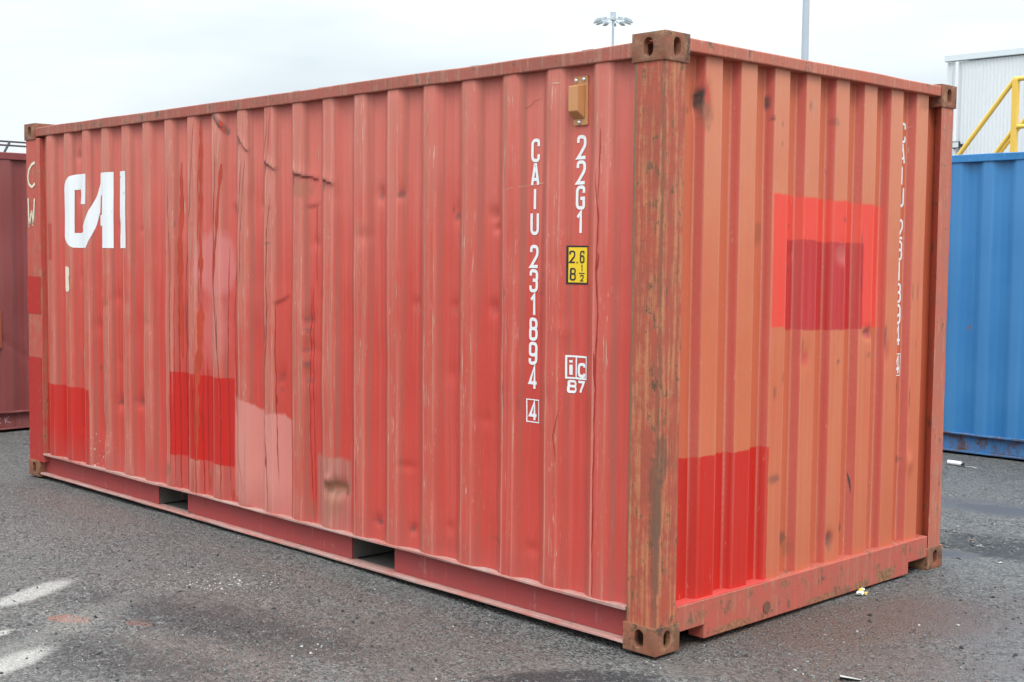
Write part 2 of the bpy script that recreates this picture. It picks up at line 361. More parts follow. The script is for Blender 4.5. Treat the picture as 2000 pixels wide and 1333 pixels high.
DENTS = [(-1.90, 1.974, .035, .04, .014), (-1.71, 1.969, .02, .03, .008), (-1.31, 1.874, .03, .05, .010), (-3.26, 1.964, .03, .04, -.010), (-2.98, 1.943, .03, .04, .009), (-1.05, 1.858, .035, .035, .012), (-1.03, 1.794, .03, .02, .010),
         (-1.61, 1.422, .03, .03, .008), (-1.32, 1.42, .03, .03, .008), (-1.05, 1.423, .035, .035, .010), (-2.27, .40, .07, .045, .030), (-2.33, .44, .03, .03, -.016), (-1.92, .277, .03, .03, .010), (-1.63, .276, .03, .03, .010),
         (-2.79, .963, .03, .06, .008), (-2.93, 1.188, .03, .06, .008), (-4.70, .649, .05, .05, .014), (-4.43, .673, .05, .04, .012), (-2.52, 1.30, .04, .05, .009), (-2.52, 1.15, .04, .05, .009), (-2.52, 1.0, .04, .05, .008),
         (-4.9, .45, .07, .08, .010), (-3.05, 1.36, .05, .12, -.006), (-1.35, .33, .03, .03, .006), (-.78, .32, .04, .03, .006), (-.62, 1.62, .02, .05, .004), (-5.28, 2.33, .03, .04, .012), (-5.27, 2.05, .03, .06, .006), (-2.26, 1.97, .03, .05, .004), (-4.3, 1.2, .06, .05, .006), (-5.0, 1.15, .06, .05, .006)]
_dr = random.Random(21)
for _ in range(38):
    DENTS.append((_dr.uniform(-5.6, -.3), _dr.triangular(.25, 2.3, .9), _dr.uniform(.018, .06), _dr.uniform(.02, .07), _dr.choice((1, 1, 1, -.6)) * _dr.uniform(.003, .007)))
def side_d(x):
    return sum(np.interp(x + o, _bx, _bd) for o in (-0.005, 0.0, 0.005)) / 3.0
def side_y(x, z):
    x = np.asarray(x, float); z = np.asarray(z, float)
    y = 0.012 + 0.036 * side_d(x)
    y = y + (vnoise(x, z, 1.6, 3) - 0.5) * 0.008 + (vnoise(x, z, 5.0, 4) - 0.5) * 0.0045
    for x0, z0, x1, z1, a in CREASE:
        t = np.clip((x - x0) / (x1 - x0), 0, 1); zl = z0 + (z1 - z0) * t
        wx = np.clip((x - x0 + 0.02) / 0.03, 0, 1) * np.clip((x1 + 0.02 - x) / 0.03, 0, 1)
        d = zl - z
        y = y + .8 * a * wx * (1 - .5 * t) * np.clip(d / 0.012 + 0.5, 0, 1) * np.exp(-np.clip(d, 0, None) / 0.12)
        y = y - 0.35 * a * wx * np.exp(-(d / 0.05) ** 2) * (d < 0)
    for cx, cz, rx, rz, a in DENTS:
        y = y + a * np.exp(-((x - cx) / rx) ** 2 - ((z - cz) / rz) ** 2)
    edge = np.clip((2.497 - z) / 0.05, 0, 1) * np.clip((z - 0.17) / 0.05, 0, 1)
    base = 0.012 + 0.036 * side_d(x)
    return base + (y - base) * edge
def side_pt(u, v, off=0.0012): return (u, float(side_y(u, v)) - off, v)

END_L = [0.310 + 0.2525 * k for k in range(8)]
_ep = [(0.1, 1)]
for L in END_L: _ep += [(L - 0.018, 1), (L, 0), (L + 0.118, 0), (L + 0.136, 1)]
_ep.append((2.35, 1)); _ex = np.array([b[0] for b in _ep]); _ed = np.array([b[1] for b in _ep], float)
EDENT = [(0.30, 2.33, .03, .06, .016), (1.02, 1.69, .03, .03, .004), (1.42, 1.69, .05, .05, .006), (2.10, .60, .035, .05, -.012), (1.66, 1.30, .05, .03, .010), (1.10, 1.2, .04, .05, .006), (1.35, .30, .04, .04, .008), (1.85, 1.2, .04, .09, .006)]
def end_x(y, z):
    y = np.asarray(y, float); z = np.asarray(z, float)
    d = sum(np.interp(y + o, _ex, _ed) for o in (-0.0025, 0.0, 0.0025)) / 3.0
    x = -0.028 - 0.045 * d + (vnoise(y, z, 2.0, 8) - 0.5) * 0.005
    for cy, cz, ry, rz, a in EDENT:
        x = x - a * np.exp(-((y - cy) / ry) ** 2 - ((z - cz) / rz) ** 2)
    return x
def end_pt(u, v, off=0.0012): return (float(end_x(u, v)) + off, u, v)
def post_pt(u, v, off=0.0012): return (u, 0.006 - off, v)
def stain(u, v, lst, wob=0.5):
    g = np.zeros_like(u)
    n = vnoise(u, v, 40, 2) - 0.5 + (vnoise(u, v, 90, 6) - 0.5) * 0.6
    for cu_, cv_, ru, rv, a in lst:
        d = np.sqrt(((u - cu_) / ru) ** 2 + ((v - cv_) / rv) ** 2) + n * wob
        g = np.maximum(g, a * np.clip((1.25 - d) / 0.6, 0, 1))
    return g
def line_stain_shade(u, v, x0, z0, x1, z1, w, a, fade=0.0):
    t = np.clip(((u - x0) * (x1 - x0) + (v - z0) * (z1 - z0)) / ((x1 - x0) ** 2 + (z1 - z0) ** 2), 0, 1)
    d = np.hypot(u - x0 - t * (x1 - x0), v - z0 - t * (z1 - z0))
    return a * (1 - fade * t) * np.clip(1.3 - d / (w * (1 - .45 * fade * t)), 0, 1)
def grid_mesh(name, us, vs, fn, flip=False):
    U, V = np.meshgrid(us, vs); P = fn(U, V)
    nu, nv = len(us), len(vs)
    me = bpy.data.meshes.new(name)
    idx = np.arange(nu * nv).reshape(nv, nu)
    q = np.stack([idx[:-1, :-1], idx[:-1, 1:], idx[1:, 1:], idx[1:, :-1]], -1).reshape(-1, 4)
    if flip: q = q[:, ::-1]
    me.from_pydata(np.stack(P, -1).reshape(-1, 3).tolist(), [], q.tolist())
    return me, U.ravel(), V.ravel()
def set_attr(me, name, vals):
    a = me.attributes.new(name, 'FLOAT', 'POINT'); full = np.zeros(len(me.vertices), np.float32); full[:len(vals)] = vals
    a.data.foreach_set('value', full)

# ---- painted marks: flat outlines cut to the folds and laid on the surface
def lay(bm, polys, fn, off, du=0.012, dv=0.03, mat=0):
    """polys: 2-D outlines (u, v); each is cut along the folds and draped onto the surface fn."""
    for i, poly in enumerate(polys):
        t = bmesh.new(); vs = [t.verts.new((p[0], p[1], 0)) for p in poly]
        t.faces.new(vs); t.normal_update(); bmesh.ops.triangulate(t, faces=t.faces[:])
        for ax, st in ((0, du), (1, dv)):
            lo = min(v.co[ax] for v in t.verts); hi = max(v.co[ax] for v in t.verts)
            k = math.floor(lo / st) + 1
            while k * st < hi - 1e-6:
                no = (1, 0, 0) if ax == 0 else (0, 1, 0); co = (k * st, 0, 0) if ax == 0 else (0, k * st, 0)
                bmesh.ops.bisect_plane(t, geom=t.verts[:] + t.edges[:] + t.faces[:], plane_co=co, plane_no=no, dist=1e-6)
                k += 1
        mp = {v: bm.verts.new(fn(v.co.x, v.co.y, off + 0.0003 * i)) for v in t.verts}
        for f in t.faces:
            try: bm.faces.new([mp[v] for v in f.verts]).material_index = mat
            except ValueError: pass
        t.free()
def ribbon(bm, pts, w, fn, off, mat=0, nx=1, step=0.03, wob=0.0, taper=True, seed=0):
    P = [Vector(p) for p in pts]; out = []
    for a, b in zip(P, P[1:]):
        n = max(1, int((b - a).length / step))
        out += [a.lerp(b, i / n) for i in range(n)]
    out.append(P[-1]); rows = []
    r = random.Random(seed); n = len(out)
    ph = [r.uniform(0, 6.28) for _ in range(4)]
    for i, p in enumerate(out):
        s = i / max(1, n - 1); k = 1.0
        if taper: k = min(1, 0.25 + s * 8) * min(1, 0.3 + (1 - s) * 6)
        k *= 0.75 + 0.35 * math.sin(i * 0.9 + ph[0]) * math.sin(i * 0.37 + ph[1]) + r.uniform(-.12, .12)
        du = wob * (math.sin(i * 0.5 + ph[2]) + 0.6 * math.sin(i * 1.3 + ph[3]))
        d = (out[min(i + 1, n - 1)] - out[max(i - 1, 0)]).normalized(); nn = Vector((d.y, -d.x))
        rows.append([bm.verts.new(fn(p.x + du + nn.x * w * k * (j / nx - 0.5), p.y + nn.y * w * k * (j / nx - 0.5), off)) for j in range(nx + 1)])
    for a, b in zip(rows, rows[1:]):
        for j in range(nx): bm.faces.new((a[j], a[j + 1], b[j + 1], b[j])).material_index = mat

# ---- condensed stencil alphabet as centre-line strokes: (x, y[, r]) in a unit box
RB = 0.5
GL = {
 'C': [[(1, .70), (1, 1, RB), (0, 1, RB), (0, 0, RB), (1, 0, RB), (1, .30)]],
 'A': [[(0, 0), (.44, 1, 0), (.56, 1, 0), (1, 0)], [(.17, .27), (.83, .27)]],
 'I': [[(.5, 0), (.5, 1)]],
 'U': [[(0, 1), (0, 0, RB), (1, 0, RB), (1, 1)]],
 'G': [[(1, .72), (1, 1, RB), (0, 1, RB), (0, 0, RB), (1, 0, .25), (1, .46, 0), (.5, .46)]],
 '1': [[(.12, .76), (.60, 1, 0), (.60, 0)]],
 '2': [[(0, .72), (0, 1, RB), (1, 1, RB), (1, .58, .3), (0, 0, 0), (1.08, 0)]],
 '3': [[(0, .76), (0, 1, RB), (1, 1, RB), (1, .53, .4), (.34, .53)], [(.34, .53), (1, .53, .4), (1, 0, RB), (0, 0, RB), (0, .26)]],
 '4': [[(.76, -.07), (.76, 1.05, 0), (0, .22, 0), (1.12, .22)]],
 '6': [[(1, .78), (1, 1, RB), (0, 1, RB), (0, .3)], [(0, .3, RB), (0, .58, RB), (1, .58, RB), (1, 0, RB), (0, 0, RB), 'c']],
 '7': [[(0, 1), (1, 1, 0), (.36, 0)]],
 '8': [[(.04, .8, RB), (.04, 1, RB), (.96, 1, RB), (.96, .53, RB), (.04, .53, RB), 'c'], [(0, .3, RB), (0, .53, RB), (1, .53, RB), (1, 0, RB), (0, 0, RB), 'c']],
 '9': [[(0, .7, RB), (0, 1, RB), (1, 1, RB), (1, .42, RB), (0, .42, RB), 'c'], [(1, .7), (1, 0, RB), (0, 0, RB), (0, .24)]],
 '.': [[(.5, -.08), (.5, .06)]],
 'i': [[(.5, 0), (.5, .66)], [(.5, .80), (.5, .96)]],
 'c': [[(1, .50), (1, .66, RB), (0, .66, RB), (0, 0, RB), (1, 0, RB), (1, .16)]],
 'O': [[(0, .5, RB), (0, 1, RB), (1, 1, RB), (1, 0, RB), (0, 0, RB), 'c']],
}
def rounded(pts, closed, rmax):
    out = []; n = len(pts)
    for i, p in enumerate(pts):
        q = Vector(p[:2]); r = p[2] if len(p) > 2 else 0.0
        if r <= 0 or (not closed and i in (0, n - 1)): out.append(q); continue
        a = Vector(pts[(i - 1) % n][:2]); b = Vector(pts[(i + 1) % n][:2])
        rr = min(r * rmax, (a - q).length * 0.499, (b - q).length * 0.499)
        s = q + (a - q).normalized() * rr; e = q + (b - q).normalized() * rr
        for k in range(6):
            t = k / 5; out.append(s * (1 - t) ** 2 + q * (2 * t * (1 - t) * 0.98) + e * t * t + q * (0.02 * 2 * t * (1 - t)))
    res = [out[0]]
    for p in out[1:]:
        if (p - res[-1]).length > 1e-5: res.append(p)
    if closed and (res[0] - res[-1]).length < 1e-5: res.pop()
    return res
def stroke_quads(pts, w, closed=False):
    n = len(pts); L, Rr = [], []
    for i in range(n):
        a = pts[(i - 1) % n] if (closed or i > 0) else None; b = pts[(i + 1) % n] if (closed or i < n - 1) else None
        p = pts[i]
        d0 = (p - a).normalized() if a is not None else (b - p).normalized(); d1 = (b - p).normalized() if b is not None else d0
        n0 = Vector((-d0.y, d0.x)); n1 = Vector((-d1.y, d1.x)); m = n0 + n1
        if m.length < 1e-4: m = n0
        m.normalize(); k = min(1.0 / max(0.35, m.dot(n0)), 2.2)
        L.append(p + m * w * 0.5 * k); Rr.append(p - m * w * 0.5 * k)
    return [[L[i], L[(i + 1) % n], Rr[(i + 1) % n], Rr[i]] for i in range(n if closed else n - 1)]
def glyph(bm, ch, cx, z0, w, h, sw, fn, off, mat=0):
    for si, st in enumerate(GL[ch]):
        closed = st[-1] == 'c'; pts = [p for p in st if p != 'c']
        iw, ih = w - sw, h - sw
        conv = [((cx - iw / 2 + p[0] * iw), (z0 + sw / 2 + p[1] * ih), *(p[2:3])) for p in pts]
        r = rounded(conv, closed, iw)
        lay(bm, stroke_quads(r, sw, closed), lambda u, v, o: fn(u, v, off + 0.0004 * si), 0.0, du=0.014, dv=0.04, mat=mat)
def frame2d(bm, u0, u1, v0, v1, t, fn, off, mat=0):
    lay(bm, [[(u0, v0), (u1, v0), (u1, v0 + t), (u0, v0 + t)], [(u0, v1 - t), (u1, v1 - t), (u1, v1), (u0, v1)],
             [(u0, v0 + t), (u0 + t, v0 + t), (u0 + t, v1 - t), (u0, v1 - t)], [(u1 - t, v0 + t), (u1, v0 + t), (u1, v1 - t), (u1 - t, v1 - t)]], lambda u, v, o: fn(u, v, off), off, mat=mat)
def rect(u0, u1, v0, v1): return [(u0, v0), (u1, v0), (u1, v1), (u0, v1)]
# measured positions of the dried paint runs, the logo outline and the brushed letters (metres on the wall)
WIDE= [([(-3.893, 2.224), (-3.891, 1.964), (-3.908, 1.741), (-3.91, 1.518), (-3.891, 1.004)], 0.05), ([(-3.643, 2.468), (-3.642, 2.175), (-3.651, 1.803), (-3.647, 1.429)], 0.03), ([(-3.391, 2.195), (-3.42, 1.953), (-3.463, 1.649), (-3.477, 1.464)], 0.04), ([(-3.647, 1.366), (-3.658, 1.083), (-3.675, 0.893), (-3.685, 0.385)], 0.055), ([(-3.396, 2.451), (-3.366, 2.369)], 0.03), ([(-3.583, 0.314), (-3.584, 0.209)], 0.03), ([(-3.312, 0.256), (-3.318, 0.162)], 0.035)]
THIN= [([(-3.999, 2.188), (-4.015, 2.029), (-3.99, 1.58), (-3.992, 0.999), (-3.992, 0.151)], 0.008), ([(-3.684, 2.5), (-3.709, 2.301), (-3.743, 1.96), (-3.846, 1.582), (-3.863, 1.263)], 0.008), ([(-3.917, 1.453), (-3.914, 0.874), (-3.907, 0.11)], 0.012), ([(-3.85, 1.327), (-3.844, 0.814), (-3.826, 0.088)], 0.01), ([(-3.446, 2.257), (-3.473, 1.832), (-3.471, 1.465), (-3.445, 1.189), (-3.404, 0.852), (-3.401, 0.185)], 0.014), ([(-3.341, 1.711), (-3.349, 1.345), (-3.354, 0.916), (-3.339, 0.205)], 0.008), ([(-3.156, 2.273), (-3.198, 1.889), (-3.274, 1.53), (-3.287, 1.287), (-3.274, 0.738), (-3.154, 0.266)], 0.008), ([(-3.126, 2.242), (-3.17, 1.859), (-3.189, 1.472)], 0.007), ([(-2.865, 2.501), (-2.882, 2.316), (-2.903, 2.174)], 0.008), ([(-2.906, 2.504), (-2.897, 2.374), (-2.934, 2.181)], 0.006), ([(-2.868, 1.985), (-2.9, 1.769), (-2.906, 1.479), (-2.896, 1.362), (-2.945, 0.711), (-2.906, 0.479), (-2.892, 0.183)], 0.012), ([(-2.829, 1.379), (-2.824, 0.84), (-2.811, 0.37)], 0.009), ([(-2.471, 1.936), (-2.471, 1.545), (-2.461, 1.489)], 0.007), ([(-2.508, 1.488), (-2.516, 1.036), (-2.514, 0.58), (-2.495, 0.195)], 0.008), ([(-2.498, 1.488), (-2.495, 0.923), (-2.476, 0.177)], 0.007), ([(-0.378, 2.046), (-0.383, 1.98), (-0.359, 1.827), (-0.373, 1.629), (-0.358, 1.453), (-0.368, 1.187), (-0.372, 0.941), (-0.374, 0.559), (-0.373, 0.185)], 0.013), ([(-0.361, 2.219), (-0.36, 2.045), (-0.367, 1.914)], 0.008), ([(-0.372, 1.695), (-0.356, 1.673), (-0.37, 1.607)], 0.02), ([(-0.378, 1.253), (-0.372, 1.098)], 0.02), ([(-0.588, 0.988), (-0.619, 0.87), (-0.599, 0.757)], 0.006), ([(-3.694, 1.019), (-3.692, 0.702), (-3.684, 0.129)], 0.009), ([(-3.634, 0.958), (-3.642, 0.61), (-3.626, 0.102)], 0.012), ([(-3.599, 1.023), (-3.597, 0.708), (-3.595, 0.297)], 0.009), ([(-3.72, 0.874), (-3.713, 0.509), (-3.717, 0.124)], 0.006), ([(-3.657, 2.268), (-3.666, 1.896), (-3.663, 1.334)], 0.006), ([(-3.949, 1.453), (-3.949, 1.002), (-3.946, 0.189)], 0.006), ([(-2.945, 0.726), (-2.923, 0.678)], 0.03), ([(-2.821, 0.869), (-2.821, 0.811)], 0.022), ([(-2.916, 0.507), (-2.917, 0.442)], 0.028)]
LOGO= [[(-5.116, 2.197), (-5.238, 2.201), (-5.301, 2.201), (-5.329, 2.197), (-5.349, 2.192), (-5.368, 2.185), (-5.392, 2.172), (-5.412, 2.154), (-5.424, 2.131), (-5.43, 2.101), (-5.433, 1.8), (-5.432, 1.769), (-5.423, 1.745), (-5.402, 1.723), (-5.377, 1.707), (-5.354, 1.697), (-5.336, 1.691), (-5.287, 1.69), (-5.125, 1.69), (-5.092, 1.726), (-5.058, 1.776), (-5.028, 1.829), (-5.007, 1.876), (-4.972, 1.933), (-4.965, 2.042), (-4.873, 2.085), (-4.868, 2.196), (-4.966, 2.2), (-4.968, 2.131), (-5.002, 2.075), (-5.026, 2.028), (-5.057, 1.976), (-5.091, 1.929), (-5.127, 1.887), (-5.15, 1.85), (-5.249, 1.793), (-5.325, 1.793), (-5.321, 2.093), (-5.26, 2.096), (-5.262, 1.994), (-5.122, 1.99)], [(-4.868, 2.196), (-4.758, 2.198), (-4.761, 1.69), (-4.877, 1.69), (-4.872, 1.84), (-4.97, 1.841), (-4.968, 1.914), (-4.876, 1.912)], [(-4.692, 2.2), (-4.554, 2.195), (-4.558, 1.69), (-4.695, 1.69)]]
CW= [[(-5.89, 2.306), (-5.942, 2.297), (-5.995, 2.259), (-6.014, 2.207), (-5.999, 2.154), (-5.947, 2.13), (-5.895, 2.155)], [(-6.011, 2.05), (-6.006, 1.929), (-6.001, 1.839), (-5.971, 1.929), (-5.953, 1.959), (-5.931, 1.85), (-5.919, 1.947), (-5.907, 2.047)]]

# ------------------------------------------------------------------ container parts
def casting_mesh():
    """Corner casting at the near left bottom corner of its own box: x 0..0.178, y 0..0.162, z 0..0.118, open slots outward (-x, -y, -z)."""
    def mk(f):
        bm = bmesh.new(); f(bm); bmesh.ops.recalc_face_normals(bm, faces=bm.faces[:])
        me = bpy.data.meshes.new("tmp"); bm.to_mesh(me); bm.free()
        o = bpy.data.objects.new("tmp", me); COL.objects.link(o); return o
    body = mk(lambda bm: bx(bm, 0, .178, 0, .162, 0, .118))
    cut = []
    cut.append(mk(lambda bm: bx(bm, .026, .150, .028, .136, .024, .096)))
    def stad(cx, cz, w, h):
        r = w / 2; pts = []
        for i in range(9): a = math.pi * i / 8; pts.append((cx + r * math.cos(a), cz + h / 2 - r + r * math.sin(a)))
        for i in range(9): a = math.pi + math.pi * i / 8; pts.append((cx + r * math.cos(a), cz - h / 2 + r + r * math.sin(a)))
        return pts
    cut.append(mk(lambda bm: prism(bm, stad(.089, .060, .050, .079), lambda u, v: (u, -.02, v), lambda u, v: (u, .06, v))))
    cut.append(mk(lambda bm: prism(bm, stad(.078, .060, .046, .079), lambda u, v: (-.02, u, v), lambda u, v: (.06, u, v))))
    cut.append(mk(lambda bm: prism(bm, stad(.080, .089, .062, .110), lambda u, v: (v, u, -.02), lambda u, v: (v, u, .05))))
    for c in cut:
        md = body.modifiers.new("cut", 'BOOLEAN'); md.operation = 'DIFFERENCE'; md.object = c; md.solver = 'EXACT'
    bv = body.modifiers.new("bevel", 'BEVEL'); bv.width = 0.007; bv.segments = 3; bv.limit_method = 'ANGLE'; bv.angle_limit = R(50)
    bpy.context.view_layer.update()
    me = bpy.data.meshes.new_from_object(body.evaluated_get(bpy.context.evaluated_depsgraph_get()))
    for o in [body] + cut:
        m_ = o.data; bpy.data.objects.remove(o); bpy.data.meshes.remove(m_)
    me.name = "corner_casting"; me.materials.clear(); return me
CAST = casting_mesh()
def castings(parent, mat):
    for xs in (0, 1):
        for ys in (0, 1):
            for zs in (0, 1):
                bm = bmesh.new(); bm.from_mesh(CAST)
                for v in bm.verts:
                    x, y, z = v.co
                    v.co = (-x if not xs else -LEN + x, y if not ys else WID - y, z if not zs else HGT - z)
                if ((0 if xs else 1) + ys + zs) % 2: bmesh.ops.reverse_faces(bm, faces=bm.faces[:])
                obj('corner_casting', bm, mat, parent, smooth=True)
def rail_bar(name, mat, parent, x0, x1, y0, y1, z0, z1, step=0.09, wav=0.003, seed=0, bevel=0.006):
    """A long box with slightly bent edges, running along x."""
    n = max(2, int((x1 - x0) / step)); bm = bmesh.new(); rows = []
    for i in range(n + 1):
        x = x0 + (x1 - x0) * i / n; w = lambda k: (float(vnoise(x, k * 7.7, 3.0, seed + k)) - 0.5) * 2 * wav
        rows.append([bm.verts.new(p) for p in ((x, y0 + w(1), z0 + w(2)), (x, y1, z0), (x, y1, z1 + w(5) * .6), (x, y0 + w(3), z1 + w(4)))])
    for a, b in zip(rows, rows[1:]):
        for j in range(4): bm.faces.new((a[j], b[j], b[(j + 1) % 4], a[(j + 1) % 4]))
    bm.faces.new(rows[0]); bm.faces.new(rows[-1][::-1])
    bmesh.ops.recalc_face_normals(bm, faces=bm.faces[:])
    return obj(name, bm, mat, parent, bevel=bevel)

def near_container():
    root = thing('shipping_container', 'big faded red shipping container with rusty corner posts and bright red repainted patches', 'container', (0, 0, 0), 0, 'shipping containers in the yard')
    M = RED
    # --- side wall
    us = set(np.arange(-5.82, -0.164, 0.0125).round(4).tolist())
    for b in _bx:
        for d in (-.007, -.004, 0, .004, .007): us.add(round(float(b) + d, 4))
    us = np.array(sorted(u for u in us if -5.82 <= u <= -0.163)); us = us[np.concatenate([[True], np.diff(us) > 0.0018])]
    vs = np.linspace(0.172, 2.500, 178)
    me, U, V = grid_mesh('side_panel', us, vs, lambda u, v: (u, side_y(u, v), v))
    G = [(-1.90, 1.965, .028, .02, .55), (-1.71, 1.965, .018, .026, .75), (-1.31, 1.86, .03, .025, .8), (-1.345, 1.885, .006, .02, .7), (-1.05, 1.85, .03, .012, .5), (-3.26, 1.94, .02, .02, .35), (-2.98, 1.95, .012, .03, .5), (-1.61, 1.40, .025, .02, .4), (-1.32, 1.40, .03, .02, .35), (-1.05, 1.41, .03, .02, .4), (-1.92, .275, .04, .018, .85), (-1.64, .276, .028, .02, .75), (-1.03, .335, .05, .012, .5), (-.98, .325, .03, .012, .4),
         (-4.70, .655, .05, .022, .8), (-4.43, .675, .05, .04, .55), (-4.98, .87, .03, .02, .5), (-4.9, .40, .03, .02, .5), (-4.05, .30, .05, .06, .45), (-4.85, .6, .02, .1, .25), (-2.79, .97, .022, .03, .5), (-2.79, .90, .02, .02, .45), (-2.93, 1.18, .025, .02, .5), (-2.52, 1.31, .028, .02, .5), (-2.52, 1.25, .025, .015, .55), (-2.53, 1.14, .03, .018, .5), (-2.53, 1.06, .025, .02, .55), (-2.51, .97, .03, .018, .5),
         (-2.21, .385, .025, .022, .85), (-2.31, .39, .03, .022, .85), (-2.27, .375, .02, .02, .7), (-2.37, .46, .03, .04, .3), (-3.35, 2.06, .004, .02, .8), (-.705, 1.585, .02, .008, .8), (-.70, 1.53, .02, .04, .35), (-.735, 1.50, .012, .012, .6), (-.74, 1.35, .006, .12, .45), (-.95, 1.5, .006, .10, .7), (-.95, 1.02, .006, .10, .5), (-.855, .99, .012, .03, .4), (-1.27, 1.15, .007, .05, .8), (-1.83, 1.08, .008, .05, .6), (-.40, 1.28, .012, .012, .4),
         (-5.28, 2.33, .03, .03, .35), (-5.47, 2.09, .02, .012, .5), (-1.0, .60, .01, .03, .4), (-.5, .5, .006, .03, .5), (-2.12, .78, .02, .03, .3), (-3.95, 1.84, .012, .02, .5), (-3.72, 1.84, .016, .012, .5)]
    g = stain(U, V, [(q[0], q[1], q[2] * .85, q[3] * .85, q[4] * .72) for q in G], .9)
    for x0, z0, x1, z1, a in CREASE:
        if a > 0: g = np.maximum(g, line_stain_shade(U, V, x0 + .01, z0 + .004, x1, z1 + .004, .009, .85 if a > .0145 else (.7 if a > .01 else .3), .75))  # crease undersides: shade painted in as a dark line
        else: g = np.maximum(g, line_stain_shade(U, V, x0, z0, x1, z1, .005, .28))
    g = np.maximum(g, line_stain_shade(U, V, -3.49, 2.13, -3.485, 2.11, .01, .5)); g = np.maximum(g, line_stain_shade(U, V, -3.475, 2.497, -3.35, 2.38, .022, .75))
    for x_, a_, b_ in ((-2.935, 2.22, 2.13), (-2.655, 2.15, 2.05), (-2.37, 2.08, 2.02), (-3.205, 2.38, 2.30)): g = np.maximum(g, line_stain_shade(U, V, x_, a_, x_ + .003, b_, .010, .75))
    g = np.maximum(g, line_stain_shade(U, V, -2.93, 1.93, -2.86, 1.925, .006, .5)); g = np.maximum(g, line_stain_shade(U, V, -2.93, 1.73, -2.87, 1.725, .006, .5))
    set_attr(me, 'grime_shade', g)
    r = stain(U, V, [(-2.27, .41, .09, .035, .75), (-2.29, .33, .07, .08, .45), (-4.05, .28, .05, .06, .4), (-3.55, .32, .03, .04, .5), (-2.50, .24, .02, .07, .5), (-2.60, 2.02, .1, .05, .4)])
    # olive-brown dribbles beneath the ridges
    for L in RIDGE:
        k = vnoise(np.array([L]), np.array([0.]), 3, 9)[0]
        r = np.maximum(r, np.exp(-((U - L - .004 + (vnoise(U * 0, V, 6, 3) - .5) * .012) / .008) ** 2) * np.clip((vnoise(U * 0 + L, V, 2.4, 5) - 0.42) * 3, 0, 1) * (0.25 + 0.55 * k))
        r = np.maximum(r, np.exp(-((U - L - .070) / .007) ** 2) * np.clip((vnoise(U * 0 + L, V, 3.1, 7) - 0.45) * 3, 0, 1) * 0.55 * k)
    set_attr(me, 'rust', r)
    rub_glint = np.zeros_like(U)
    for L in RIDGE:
        rub_glint = np.maximum(rub_glint, np.exp(-((U - L - .002) / .0045) ** 2) * np.clip(.35 + vnoise(U * 0 + L, V, 1.8, 15), 0, 1)); rub_glint = np.maximum(rub_glint, .6 * np.exp(-((U - L - .073) / .0045) ** 2) * np.clip((vnoise(U * 0 + L, V, 2.2, 17) - .25) * 2, 0, 1))
    set_attr(me, 'rub_glint', rub_glint)
    # dried paint runs and scratches belong to this wall: the same mesh, their own materials
    bm = bmesh.new(); bm.from_mesh(me)
    fl = {n: bm.verts.layers.float[n] for n in ('grime_shade', 'rust', 'rub_glint')}
    for i, (p, w) in enumerate(WIDE): ribbon(bm, p, w * .85, side_pt, 0.0010, 1, nx=5, seed=i, wob=0.0015, step=.025)
    for i, (p, w) in enumerate(THIN): ribbon(bm, p, w * 0.55, side_pt, 0.0016, 2, nx=2, seed=50 + i, wob=0.0014, step=.022)
    rs = random.Random(11)
    dens = {0: 4, 1: 10, 2: 14, 3: 22, 4: 26, 5: 9, 6: 14, 7: 16, 8: 20, 9: 18, 10: 10, 11: 12, 12: 16, 13: 8, 14: 6, 15: 9, 16: 9, 17: 5, 18: 6, 19: 4}
    for k, L in enumerate(RIDGE):
        for _ in range(int(dens[k] * 2.2)):
            xx = L + rs.choice((0.002, 0.004, 0.008, 0.03, 0.06, 0.070, 0.073)) + rs.uniform(-.006, .006); zz = rs.triangular(.25, 2.2, 1.1); l = rs.choice((.01, .015, .02, .03, .04, .06, .10, .16)) * rs.uniform(.7, 1.3)
            ribbon(bm, [(xx, zz), (xx + rs.uniform(-.004, .004), zz - l)], rs.uniform(.0020, .0042), side_pt, 0.0010, 3, seed=k * 90 + _, wob=.0012)
    for p, w in (([(-0.955, 1.52), (-0.953, 1.15)], .0035), ([(-1.44, 1.98), (-1.44, 1.93)], .004), ([(-1.49, 2.38), (-1.50, 2.30), (-1.53, 2.23)], .004), ([(-.66, 2.43), (-.60, 2.43)], .008), ([(-.66, 2.42), (-.63, 2.445)], .004), ([(-2.46, 2.25), (-2.455, 2.18)], .006), ([(-3.40, 2.36), (-3.42, 2.24), (-3.41, 2.18)], .007), ([(-3.42, 2.33), (-3.43, 2.2)], .005),
                 ([(-1.0, 1.95), (-.9, 1.98), (-.7, 2.0)], .003), ([(-3.86, 2.0), (-3.86, 1.9)], .012), ([(-2.0, 1.4), (-2.0, 1.33)], .003)):
        ribbon(bm, p, w, side_pt, 0.0011, 3, seed=int(w * 9999), wob=.002)
    for p, w in (([(-4.02, 2.40), (-4.03, 2.2), (-4.02, 1.9)], .004), ([(-5.70, 1.95), (-5.69, 1.7), (-5.70, 1.2), (-5.69, .9)], .006), ([(-.845, 2.33), (-.79, 2.37), (-.74, 2.375)], .004), ([(-2.43, 1.47), (-2.43, 1.42)], .008), ([(-3.44, 1.30), (-3.43, 1.10)], .010), ([(-3.25, 1.2), (-3.25, .8)], .010), ([(-2.93, 1.46), (-2.94, 1.2)], .009), ([(-3.84, 1.4), (-3.835, 1.05)], .011), ([(-2.07, 0.6), (-2.07, .36)], .007)):
        ribbon(bm, p, w * .42, side_pt, 0.0020, 4, seed=int(w * 7777), wob=.002, nx=1, step=.02)
    bm.to_mesh(me); bm.free()
    for p in me.polygons: p.use_smooth = True
    me.set_sharp_from_angle(angle=R(24))
